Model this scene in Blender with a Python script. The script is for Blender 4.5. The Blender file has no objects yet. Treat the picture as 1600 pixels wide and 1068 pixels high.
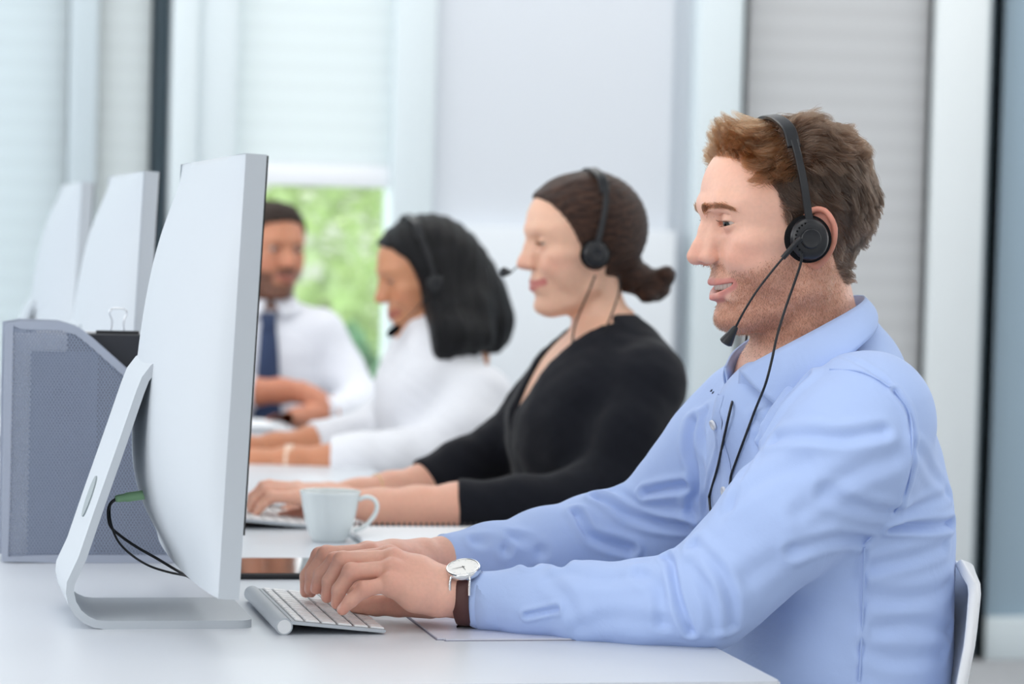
# Open-plan office: four call agents with headsets along a white bench desk, seen along the row.
import bpy, bmesh, math, random, os
import numpy as np
from mathutils import Vector, Matrix
from mathutils import noise as mnoise

random.seed(7)
np.random.seed(7)
C = bpy.context.scene.collection
scene = bpy.context.scene
PI = math.pi

# ------------------------------------------------------------------ camera
CAM_LOC = np.array([0.0, 0.0, 1.184])
FPX = 4444.0                                   # focal length in pixels of a 1600 px wide frame (100 mm)
_yaw, _pitch, _roll = math.radians(12.5), math.radians(2.2), math.radians(1.5)
_F = np.array([math.sin(_yaw) * math.cos(_pitch), math.cos(_yaw) * math.cos(_pitch), -math.sin(_pitch)])
_R0 = np.array([math.cos(_yaw), -math.sin(_yaw), 0.0])
_U0 = np.cross(_R0, _F)
_U = _U0 * math.cos(_roll) - _R0 * math.sin(_roll)
_R = _R0 * math.cos(_roll) + _U0 * math.sin(_roll)
cd = bpy.data.cameras.new('camera')
cam = bpy.data.objects.new('camera', cd)
C.objects.link(cam)
M = Matrix(((_R[0], _U[0], -_F[0], CAM_LOC[0]), (_R[1], _U[1], -_F[1], CAM_LOC[1]), (_R[2], _U[2], -_F[2], CAM_LOC[2]), (0, 0, 0, 1)))
cam.matrix_world = M
cd.sensor_width = 36.0
cd.lens = 36.0 * FPX / 1600.0
cd.clip_start, cd.clip_end = 0.05, 200
cd.dof.use_dof = True
cd.dof.focus_distance = 3.18
cd.dof.aperture_fstop = 4.6
cd.dof.aperture_blades = 9
scene.camera = cam

def _ray(u, v):
    return _F + _R * (u - 800) / FPX - _U * (v - 534) / FPX
def onY(u, v, Y):
    d = _ray(u, v); return CAM_LOC + d * (Y - CAM_LOC[1]) / d[1]
def onX(u, v, X):
    d = _ray(u, v); return CAM_LOC + d * (X - CAM_LOC[0]) / d[0]
def onZ(u, v, Z):
    d = _ray(u, v); return CAM_LOC + d * (Z - CAM_LOC[2]) / d[2]

# ------------------------------------------------------------------ world, exposure
scene.view_settings.view_transform = 'Standard'
scene.view_settings.look = 'None'
scene.view_settings.gamma = 1.0
scene.view_settings.exposure = 0.12
scene.view_settings.use_curve_mapping = False
world = bpy.data.worlds.new('daylight')
scene.world = world
world.use_nodes = True
bg = world.node_tree.nodes['Background']
bg.inputs[0].default_value = (0.94, 0.972, 1.0, 1)
bg.inputs[1].default_value = 1.0
_nt = world.node_tree
_tc = _nt.nodes.new('ShaderNodeTexCoord'); _sp = _nt.nodes.new('ShaderNodeSeparateXYZ'); _mr = _nt.nodes.new('ShaderNodeMapRange')
_nt.links.new(_tc.outputs['Generated'], _sp.inputs[0]); 
_ad = _nt.nodes.new('ShaderNodeMath'); _ad.operation = 'MULTIPLY_ADD'; _ad.inputs[1].default_value = 0.9       # brighter towards the zenith too
_nt.links.new(_sp.outputs[2], _ad.inputs[0]); _nt.links.new(_sp.outputs[1], _ad.inputs[2]); _nt.links.new(_ad.outputs[0], _mr.inputs['Value'])
_mr.inputs['From Min'].default_value = 0.0; _mr.inputs['From Max'].default_value = 0.7
_mr.inputs['To Min'].default_value = 0.72; _mr.inputs['To Max'].default_value = 2.7     # the sky is brighter beyond the window wall
_nt.links.new(_mr.outputs['Result'], bg.inputs[1])

def area_light(name, loc, rot, sx, sy, energy, col=(1, 1, 1)):
    l = bpy.data.lights.new(name, 'AREA'); l.shape = 'RECTANGLE'; l.size, l.size_y = sx, sy
    l.energy = energy; l.color = col
    o = bpy.data.objects.new(name, l); C.objects.link(o)
    o.location = loc; o.rotation_euler = rot
    return o
# added area lights, out of view: front-left key and a fill for the far wall
area_light('window_daylight', (-2.6, 1.6, 2.0), (math.radians(68), 0, math.radians(-62)), 2.6, 2.0, 46, (1.0, 0.985, 0.97))
area_light('window_daylight', (-3.6, 5.6, 1.7), (math.radians(84), 0, math.radians(-72)), 3.6, 2.4, 70, (0.95, 0.98, 1.0))

# ------------------------------------------------------------------ materials
def lin(c):
    return tuple(((x / 255.0) / 12.92 if x / 255.0 <= 0.04045 else ((x / 255.0 + 0.055) / 1.055) ** 2.4) for x in c)
def pmat(name, rgb, rough=0.5, metal=0.0, spec=0.5, bump=None, noise=None, coat=0.0, sheen=0.0, sss=0.0, sss_rad=None, alpha=None, trans=0.0, emit=None, attr=None):
    m = bpy.data.materials.new(name); m.use_nodes = True
    nt = m.node_tree; b = nt.nodes['Principled BSDF']
    col = (*lin(rgb), 1)
    b.inputs['Base Color'].default_value = col
    b.inputs['Roughness'].default_value = rough
    b.inputs['Metallic'].default_value = metal
    b.inputs['Specular IOR Level'].default_value = spec
    b.inputs['Coat Weight'].default_value = coat
    b.inputs['Sheen Weight'].default_value = sheen
    if trans: b.inputs['Transmission Weight'].default_value = trans
    if sss:
        b.inputs['Subsurface Weight'].default_value = sss
        b.inputs['Subsurface Radius'].default_value = sss_rad or (1, 0.35, 0.2)
        b.inputs['Subsurface Scale'].default_value = 0.006
    if emit:
        b.inputs['Emission Color'].default_value = (*lin(emit[0]), 1)
        b.inputs['Emission Strength'].default_value = emit[1]
    src = None
    if attr:
        a = nt.nodes.new('ShaderNodeAttribute'); a.attribute_name = attr
        nt.links.new(a.outputs['Color'], b.inputs['Base Color']); src = a.outputs['Color']
    tc = nt.nodes.new('ShaderNodeTexCoord')
    if noise:                                   # (scale, amount): gentle colour variation
        n = nt.nodes.new('ShaderNodeTexNoise'); n.inputs['Scale'].default_value = noise[0]; n.inputs['Detail'].default_value = 4
        nt.links.new(tc.outputs['Object'], n.inputs['Vector'])
        mr = nt.nodes.new('ShaderNodeMapRange'); mr.inputs['From Min'].default_value = 0.3; mr.inputs['From Max'].default_value = 0.7
        mr.inputs['To Min'].default_value = 1 - noise[1]; mr.inputs['To Max'].default_value = 1 + noise[1]
        nt.links.new(n.outputs['Fac'], mr.inputs['Value'])
        mx = nt.nodes.new('ShaderNodeMix'); mx.data_type = 'RGBA'; mx.blend_type = 'MULTIPLY'; mx.inputs['Factor'].default_value = 1
        if src is not None: nt.links.new(src, mx.inputs['A'])
        else: mx.inputs['A'].default_value = col
        nt.links.new(mr.outputs['Result'], mx.inputs['B'])
        nt.links.new(mx.outputs['Result'], b.inputs['Base Color'])
    if bump:                                    # (scale, strength, distance, stretch)
        n = nt.nodes.new('ShaderNodeTexNoise'); n.inputs['Scale'].default_value = bump[0]; n.inputs['Detail'].default_value = 5
        mp = nt.nodes.new('ShaderNodeMapping')
        if len(bump) > 3: mp.inputs['Scale'].default_value = bump[3]
        nt.links.new(tc.outputs['Object'], mp.inputs['Vector']); nt.links.new(mp.outputs['Vector'], n.inputs['Vector'])
        bp = nt.nodes.new('ShaderNodeBump'); bp.inputs['Strength'].default_value = bump[1]; bp.inputs['Distance'].default_value = bump[2]
        nt.links.new(n.outputs['Fac'], bp.inputs['Height']); nt.links.new(bp.outputs['Normal'], b.inputs['Normal'])
    return m

M_desk = pmat('desk_laminate', (209, 214, 221), 0.33, spec=0.45)
M_steel = pmat('white_steel', (226, 229, 232), 0.4)
M_alu = pmat('silver_aluminium', (184, 191, 198), 0.5, metal=0.0, spec=0.35)
M_alu_plain = pmat('brushed_aluminium', (205, 210, 213), 0.34, metal=0.8)
M_screen = pmat('dark_glass', (10, 11, 16), 0.08)
M_key = pmat('white_keycap', (240, 241, 243), 0.45)
M_keygap = pmat('grey_key_well', (150, 154, 158), 0.4, metal=0.5)
M_black = pmat('black_plastic', (17, 19, 25), 0.38, spec=0.5)
M_blackmat = pmat('black_foam', (10, 11, 14), 0.9, spec=0.15, bump=(900, 0.4, 0.001))
M_cable = pmat('black_cable', (12, 15, 20), 0.45)
M_green = pmat('green_plug', (160, 208, 160), 0.45)
M_chrome = pmat('chrome', (225, 226, 228), 0.16, metal=1.0)
M_porcelain = pmat('white_porcelain', (226, 234, 235), 0.18, spec=0.5, coat=0.3)
M_coffee = pmat('coffee', (70, 42, 26), 0.2)
M_paper = pmat('white_paper', (236, 238, 242), 0.8, spec=0.2)
M_chair = pmat('white_shell', (228, 231, 235), 0.38)
M_floor = pmat('grey_carpet', (170, 172, 176), 0.95, noise=(60, 0.12), bump=(300, 0.4, 0.004))
M_ceil = pmat('white_ceiling', (240, 241, 242), 0.9)
M_wall = pmat('white_wall', (213, 219, 227), 0.7)
M_frame_cool = pmat('cool_white_frame', (216, 227, 232), 0.5)
M_frame_grey = pmat('grey_blue_frame', (190, 203, 210), 0.5)
M_dark = pmat('dark_blue_grey_frame', (96, 116, 128), 0.5)
M_glass_blue = pmat('blue_grey_panel', (150, 172, 188), 0.25, spec=0.6)

def translucent(name, rgb, fac=0.5, wave=None):
    m = bpy.data.materials.new(name); m.use_nodes = True; nt = m.node_tree
    out = nt.nodes['Material Output']; nt.nodes.remove(nt.nodes['Principled BSDF'])
    d = nt.nodes.new('ShaderNodeBsdfDiffuse'); t = nt.nodes.new('ShaderNodeBsdfTranslucent'); mx = nt.nodes.new('ShaderNodeMixShader')
    d.inputs[0].default_value = t.inputs[0].default_value = (*lin(rgb), 1); mx.inputs[0].default_value = fac
    nt.links.new(d.outputs[0], mx.inputs[1]); nt.links.new(t.outputs[0], mx.inputs[2]); nt.links.new(mx.outputs[0], out.inputs[0])
    if wave:
        tc = nt.nodes.new('ShaderNodeTexCoord'); w = nt.nodes.new('ShaderNodeTexWave'); w.bands_direction = 'Z'
        w.inputs['Scale'].default_value = wave[0]; w.inputs['Distortion'].default_value = 0
        nt.links.new(tc.outputs['Object'], w.inputs['Vector'])
        r = nt.nodes.new('ShaderNodeMapRange'); r.inputs['To Min'].default_value = 1 - wave[1]; r.inputs['To Max'].default_value = 1
        nt.links.new(w.outputs['Fac'], r.inputs['Value'])
        mm = nt.nodes.new('ShaderNodeMix'); mm.data_type = 'RGBA'; mm.blend_type = 'MULTIPLY'; mm.inputs['Factor'].default_value = 1
        mm.inputs['A'].default_value = (*lin(rgb), 1); nt.links.new(r.outputs['Result'], mm.inputs['B'])
        nt.links.new(mm.outputs['Result'], d.inputs[0]); nt.links.new(mm.outputs['Result'], t.inputs[0])
    return m
M_blind = translucent('white_blind', (232, 236, 239), 0.55, (6, 0.03))
M_blind_cool = translucent('cool_blind', (222, 229, 234), 0.5, (6, 0.03))
M_blind_grey = translucent('grey_slat_blind', (212, 213, 216), 0.3, (5, 0.06))
def glass_mat():
    m = bpy.data.materials.new('window_glass'); m.use_nodes = True; nt = m.node_tree
    out = nt.nodes['Material Output']; nt.nodes.remove(nt.nodes['Principled BSDF'])
    t = nt.nodes.new('ShaderNodeBsdfTransparent'); g = nt.nodes.new('ShaderNodeBsdfGlossy'); mx = nt.nodes.new('ShaderNodeMixShader')
    t.inputs[0].default_value = (0.97, 0.98, 0.98, 1); g.inputs['Roughness'].default_value = 0.02; mx.inputs[0].default_value = 0.07
    nt.links.new(t.outputs[0], mx.inputs[1]); nt.links.new(g.outputs[0], mx.inputs[2]); nt.links.new(mx.outputs[0], out.inputs[0])
    return m
M_glass = glass_mat()
M_rail = pmat('white_rail', (240, 243, 248), 0.45)

# ------------------------------------------------------------------ object helpers
def link(name, me, mat=None, parent=None):
    o = bpy.data.objects.new(name, me); C.objects.link(o)
    if mat is not None: me.materials.append(mat)
    if parent is not None: o.parent = parent
    return o
def mesh(name, verts, faces, mat=None, parent=None, smooth=True):
    me = bpy.data.meshes.new(name); me.from_pydata([tuple(map(float, v)) for v in verts], [], faces); me.update()
    if smooth: me.shade_smooth()
    return link(name, me, mat, parent)
def from_bm(name, bm, mat=None, parent=None, smooth=False, sharp=None):
    me = bpy.data.meshes.new(name); bmesh.ops.recalc_face_normals(bm, faces=bm.faces[:]); bm.to_mesh(me); bm.free()
    if smooth:
        me.shade_smooth()
        if sharp is not None: me.set_sharp_from_angle(angle=math.radians(sharp))
    return link(name, me, mat, parent)
def thing(name, label, cat, loc=(0, 0, 0), rz=0.0, group=None):
    o = bpy.data.objects.new(name, None); C.objects.link(o); o.empty_display_size = 0.1
    o.location = loc; o.rotation_euler = (0, 0, rz)
    return tag(o, label, cat, group)
def tag(o, label, cat, group=None):
    o['label'] = label; o['category'] = cat
    if group: o['group'] = group
    return o
def struct(o):
    o['kind'] = 'structure'; return o
def add_box(bm, x0, x1, y0, y1, z0, z1, bev=0.0, seg=2):
    r = bmesh.ops.create_cube(bm, size=1.0, matrix=Matrix.Translation(((x0 + x1) / 2, (y0 + y1) / 2, (z0 + z1) / 2)) @ Matrix.Diagonal((abs(x1 - x0), abs(y1 - y0), abs(z1 - z0), 1)))
    if bev > 0:
        es = list({e for v in r['verts'] for e in v.link_edges})
        bmesh.ops.bevel(bm, geom=es, offset=bev, segments=seg, profile=0.5, affect='EDGES')
def box(name, x0, x1, y0, y1, z0, z1, mat, parent=None, bev=0.0, seg=2):
    bm = bmesh.new(); add_box(bm, x0, x1, y0, y1, z0, z1, bev, seg)
    return from_bm(name, bm, mat, parent, smooth=bev > 0, sharp=40)
def catmull(pts, n=8):
    P = [np.array(p, float) for p in pts]
    P = [2 * P[0] - P[1]] + P + [2 * P[-1] - P[-2]]
    out = []
    for i in range(1, len(P) - 2):
        for k in range(n):
            t = k / n
            out.append(0.5 * ((2 * P[i]) + (-P[i - 1] + P[i + 1]) * t + (2 * P[i - 1] - 5 * P[i] + 4 * P[i + 1] - P[i + 2]) * t * t + (-P[i - 1] + 3 * P[i] - 3 * P[i + 1] + P[i + 2]) * t ** 3))
    out.append(P[-2])
    return np.array(out)
def sweep(pts, rad, ns=10, prof=None, up=None, closed=False):
    """verts, faces of a tube along pts; rad scalar/list; prof: list of (a,b) cross-section points in (side, up) units"""
    pts = np.array(pts, float); n = len(pts)
    rad = np.full(n, rad) if np.isscalar(rad) else np.array(rad, float)
    if prof is None: prof = [(math.cos(2 * PI * k / ns), math.sin(2 * PI * k / ns)) for k in range(ns)]
    ns = len(prof)
    T = np.gradient(pts, axis=0)
    if closed: T = np.roll(pts, -1, 0) - np.roll(pts, 1, 0)
    T /= np.linalg.norm(T, axis=1)[:, None] + 1e-12
    nrm = np.array(up, float) if up is not None else (np.array([0, 0, 1.0]) if abs(T[0][2]) < 0.9 else np.array([1.0, 0, 0]))
    V, Fc = [], []
    for i in range(n):
        if up is not None: nrm = np.array(up, float)
        nrm = nrm - T[i] * nrm.dot(T[i]); nrm /= np.linalg.norm(nrm) + 1e-12
        s = np.cross(T[i], nrm)
        for a, b in prof: V.append(pts[i] + rad[i] * (s * a + nrm * b))
    m = n if closed else n - 1
    for i in range(m):
        j = (i + 1) % n
        for k in range(ns):
            k2 = (k + 1) % ns
            Fc.append((i * ns + k, i * ns + k2, j * ns + k2, j * ns + k))
    if not closed:
        Fc.append(tuple(range(ns))[::-1]); Fc.append(tuple((n - 1) * ns + k for k in range(ns)))
    return V, Fc
def tube(name, pts, rad, mat, parent=None, ns=10, **kw):
    V, Fc = sweep(pts, rad, ns, **kw)
    o = mesh(name, V, Fc, mat, parent); o.data.set_sharp_from_angle(angle=math.radians(50)); return o
def merge(parts):
    V, Fc = [], []
    for v, f in parts:
        n = len(V); V += list(v); Fc += [tuple(i + n for i in q) for q in f]
    return V, Fc
def lathe(prof, n=48, c=(0, 0, 0)):
    V = []; Fc = []; m = len(prof)
    for k in range(n):
        a = 2 * PI * k / n
        for r, z in prof: V.append((c[0] + r * math.cos(a), c[1] + r * math.sin(a), c[2] + z))
    for k in range(n):
        k2 = (k + 1) % n
        for i in range(m - 1): Fc.append((k * m + i, k2 * m + i, k2 * m + i + 1, k * m + i + 1))
    return V, Fc
def prism_bm(poly, y0, y1):
    """poly of (x,z) extruded along y"""
    bm = bmesh.new()
    a = [bm.verts.new((x, y0, z)) for x, z in poly]; b = [bm.verts.new((x, y1, z)) for x, z in poly]
    n = len(poly)
    bm.faces.new(a); bm.faces.new(b[::-1])
    for i in range(n): bm.faces.new((a[i], b[i], b[(i + 1) % n], a[(i + 1) % n]))
    return bm
def copy_tree(o, parent=None):
    c = o.copy(); C.objects.link(c)
    if parent is not None: c.parent = parent
    for ch in list(o.children): copy_tree(ch, c)
    return c

# ------------------------------------------------------------------ the setting
DZ = 0.74
struct(box('floor', -5, 7, -1.5, 7.70, -0.1, 0.0, M_floor))
struct(box('ceiling', -5, 7, -1.5, 7.72, 3.0, 3.1, M_ceil))
YB = 7.62                                    # front face of the far wall
KX = 0.762
# wall_back: the plain wall panels of the far wall (between and around the windows)
bm = bmesh.new()
add_box(bm, 1.913 * KX, 2.79 * KX, YB, YB + 0.12, 0, 3.0)
add_box(bm, 2.79 * KX, 2.865 * KX, YB + 0.03, YB + 0.12, 0, 3.0)
add_box(bm, -5, -1.6 * KX, YB, YB + 0.12, 0, 3.0)
add_box(bm, 5.6 * KX, 7, YB, YB + 0.12, 0, 3.0)
struct(from_bm('wall_back', bm, M_wall))
struct(box('trim_1', 1.93 * KX, 2.80 * KX, YB - 0.05, YB, 0.0, 1.20, pmat('white_board', (224, 230, 236), 0.6), bev=0.004))   # white wainscot board
def post(n, x0, x1, y0, y1, mat):
    return struct(box('trim_%d' % n, x0 * KX, x1 * KX, y0, y1, 0, 3.0, mat, bev=0.006))
post(2, 0.615, 0.715, YB - 0.04, YB + 0.12, M_frame_grey)
post(3, 0.90, 0.968, YB + 0.05, YB + 0.12, M_dark)
post(4, 0.968, 1.06, YB - 0.05, YB + 0.12, M_frame_cool)
post(5, 2.865, 3.03, YB - 0.06, YB + 0.12, M_frame_cool)
post(6, 3.03, 3.058, YB, YB + 0.12, M_frame_grey)
post(7, 3.773, 3.975, YB - 0.06, YB + 0.12, pmat('white_post', (226, 233, 236), 0.5))
post(8, 3.975, 4.005, YB - 0.02, YB + 0.12, M_frame_grey)
post(9, 4.005, 4.05, YB + 0.03, YB + 0.12, M_dark)
# window_1: the window whose blind is half down, the garden shows below it
def window(n, x0, x1, fl, fr):
    x0, x1, fl, fr = x0 * KX, x1 * KX, fl * KX, fr * KX
    w = bpy.data.objects.new('window_%d' % n, None); C.objects.link(w); struct(w)
    bm = bmesh.new()
    add_box(bm, x0 - fl, x0, YB - 0.03, YB + 0.1, 0, 3.0, 0.005); add_box(bm, x1, x1 + fr, YB - 0.03, YB + 0.1, 0, 3.0, 0.005)
    add_box(bm, x0, x1, YB - 0.02, YB + 0.1, 0, 0.12, 0.004); add_box(bm, x0, x1, YB - 0.02, YB + 0.1, 2.9, 3.0, 0.004)
    from_bm('window_frame', bm, M_frame_cool, w, smooth=True, sharp=40)
    box('window_pane', x0, x1, YB + 0.06, YB + 0.066, 0.12, 2.9, M_glass, w)
    return w
window(1, 1.20, 1.757, 0.14, 0.150)
window(2, -1.6, 0.615, 0.1, 0.0)
window(3, 0.715, 0.90, 0.0, 0.0)
window(4, 3.058, 3.773, 0.0, 0.0)
w5 = window(5, 4.05, 5.5, 0.0, 0.1)
box('window_film', 4.05 * KX, 5.5 * KX, YB + 0.02, YB + 0.03, 0.12, 2.9, M_glass_blue, w5)
def blind(name, x0, x1, z0, mat, label, rail=True, railh=0.075):
    x0, x1, railh = x0 * KX, x1 * KX, railh * KX
    t = thing(name, label, 'blind', ((x0 + x1) / 2, YB + 0.01, z0))
    w = (x1 - x0) / 2
    box('blind_fabric', -w, w, -0.002, 0.002, 0.0, 2.88 - z0, mat, t)
    if rail: box('bottom_rail', -w, w, -0.012, 0.012, -railh, 0.0, M_rail, t, bev=0.004)
    box('roller', -w, w, -0.03, 0.03, 2.86 - z0, 2.93 - z0, M_frame_cool, t, bev=0.012)
    return t
blind('roller_blind', 1.20, 1.757, 1.352, M_blind, 'white roller blind pulled half down over the window showing the garden')
blind('roller_blind', -1.6, 0.615, 0.13, M_blind_cool, 'wide cool white roller blind behind the row of monitors', rail=False)
blind('roller_blind', 0.715, 0.90, 0.13, M_blind, 'narrow white roller blind beside the dark window gap', rail=False)
blind('roller_blind', 3.058, 3.773, 0.13, M_blind_grey, 'grey blind with thin horizontal slats behind the man in the blue shirt', rail=False)

# ceiling luminaires out of view, with extra ones added to brighten the far wall
M_diff = pmat('lit_diffuser', (255, 255, 255), 0.6, emit=((255, 252, 246), 2.2))
lum = None
for i, (x, y) in enumerate([(0.2, 2.4), (0.2, 4.9), (0.0, 6.85), (2.6, 2.4), (2.6, 4.9), (2.7, 6.85), (0.2, 0.2), (2.6, 0.2), (1.4, 6.85), (3.9, 4.9), (3.9, 6.85)]):
    if lum is None:
        lum = thing('ceiling_light', 'unseen square white ceiling light panel above the office', 'ceiling light', (x, y, 3.0), 0, 'ceiling light panels')
        bm = bmesh.new()
        for a in (-1, 1):
            add_box(bm, -0.62, 0.62, a * 0.62 - 0.02, a * 0.62 + 0.02, -0.02, 0.0, 0.003); add_box(bm, a * 0.62 - 0.02, a * 0.62 + 0.02, -0.6, 0.6, -0.02, 0.0, 0.003)
        from_bm('frame', bm, M_steel, lum); box('diffuser', -0.6, 0.6, -0.6, 0.6, -0.012, -0.004, M_diff, lum)
    else:
        c = copy_tree(lum); c.location = (x, y, 3.0)

# ------------------------------------------------------------------ garden beyond the window
def leaf_mat(name, a, b):
    m = pmat(name, a, 0.6, noise=(9, 0.35)); return m
M_leaf = leaf_mat('light_green_leaves', (206, 224, 168), 0)
M_leaf2 = leaf_mat('deep_green_leaves', (128, 172, 134), 0)
M_bark = pmat('bark', (96, 80, 64), 0.9)
struct(box('lawn', -8, 14, 7.9, 40, -0.15, -0.05, pmat('lawn_green', (206, 220, 190), 0.95, noise=(8, 0.2))))
struct(box('exterior_wall', -8, 14, 24, 24.3, -0.1, 1.9, pmat('pale_render', (238, 240, 230), 0.9)))
def tree(x, y, h, spread, mat, label, seed):
    rnd = random.Random(seed)
    t = thing('garden_tree', label, 'tree', (x, y, -0.05), 0, 'garden plants outside the window')
    tube('trunk', catmull([(0, 0, 0), (0.03, 0.02, h * 0.3), (-0.02, 0.0, h * 0.62)], 4), np.linspace(0.07, 0.03, 9) * h / 2, M_bark, t, 8)
    V, Fc = [], []
    for k in range(700):
        a, b, r = rnd.uniform(0, 2 * PI), rnd.uniform(-1, 1), spread * rnd.uniform(0.35, 1) ** 0.5
        c = np.array([r * math.cos(a) * math.sqrt(1 - b * b), r * math.sin(a) * math.sqrt(1 - b * b), h * 0.62 + b * h * 0.38])
        d1 = np.array([rnd.gauss(0, 1), rnd.gauss(0, 1), rnd.gauss(0, 1)]); d1 /= np.linalg.norm(d1)
        d2 = np.cross(d1, [0.3, 0.5, 0.8]); d2 /= np.linalg.norm(d2) + 1e-9
        s = 0.07 * rnd.uniform(0.7, 1.4); n = len(V)
        V += [c - d1 * s, c + d2 * s * 0.45, c + d1 * s, c - d2 * s * 0.45]; Fc.append((n, n + 1, n + 2, n + 3))
    mesh('foliage', V, Fc, mat, t, smooth=False)
    return t
tree(1.80, 11.6, 1.5, 0.45, M_leaf, 'light green bush outside the window, in the middle of the pane', 3)
tree(1.57, 10.4, 0.85, 0.34, M_leaf2, 'low dark green bush outside the window, by the bearded man', 5)
tree(2.30, 12.9, 1.1, 0.5, M_leaf, 'pale green bush outside the window, farther off and to the right', 8)

# ------------------------------------------------------------------ the long bench desk
desk = thing('bench_desk', 'long white bench desk shared by the row of agents', 'desk', (0.07, 4.6, 0))
bm = bmesh.new()
add_box(bm, -0.82, 0.822, 2.72 - 4.6, 6.5 - 4.6, DZ - 0.028, DZ)
vert_e = [e for e in bm.edges if abs(e.verts[0].co.z - e.verts[1].co.z) > 0.01]
bmesh.ops.bevel(bm, geom=vert_e, offset=0.012, segments=5, profile=0.5, affect='EDGES')
bmesh.ops.bevel(bm, geom=[e for e in bm.edges if abs(e.verts[0].co.z - e.verts[1].co.z) < 1e-5 and len(e.link_faces) == 2 and abs(e.link_faces[0].normal.z) + abs(e.link_faces[1].normal.z) < 1.1], offset=0.002, segments=2, affect='EDGES')
from_bm('worktop', bm, M_desk, desk, smooth=True, sharp=35)
for y in (2.95, 4.6, 6.25):
    for x in (-0.75, 0.70):
        box('leg', x - 0.03, x + 0.03, y - 4.63, y - 4.57, 0, DZ - 0.068, M_steel, desk, bev=0.004)
    box('cross_rail', -0.75, 0.70, y - 4.62, y - 4.58, DZ - 0.068, DZ - 0.028, M_steel, desk, bev=0.003)

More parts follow.
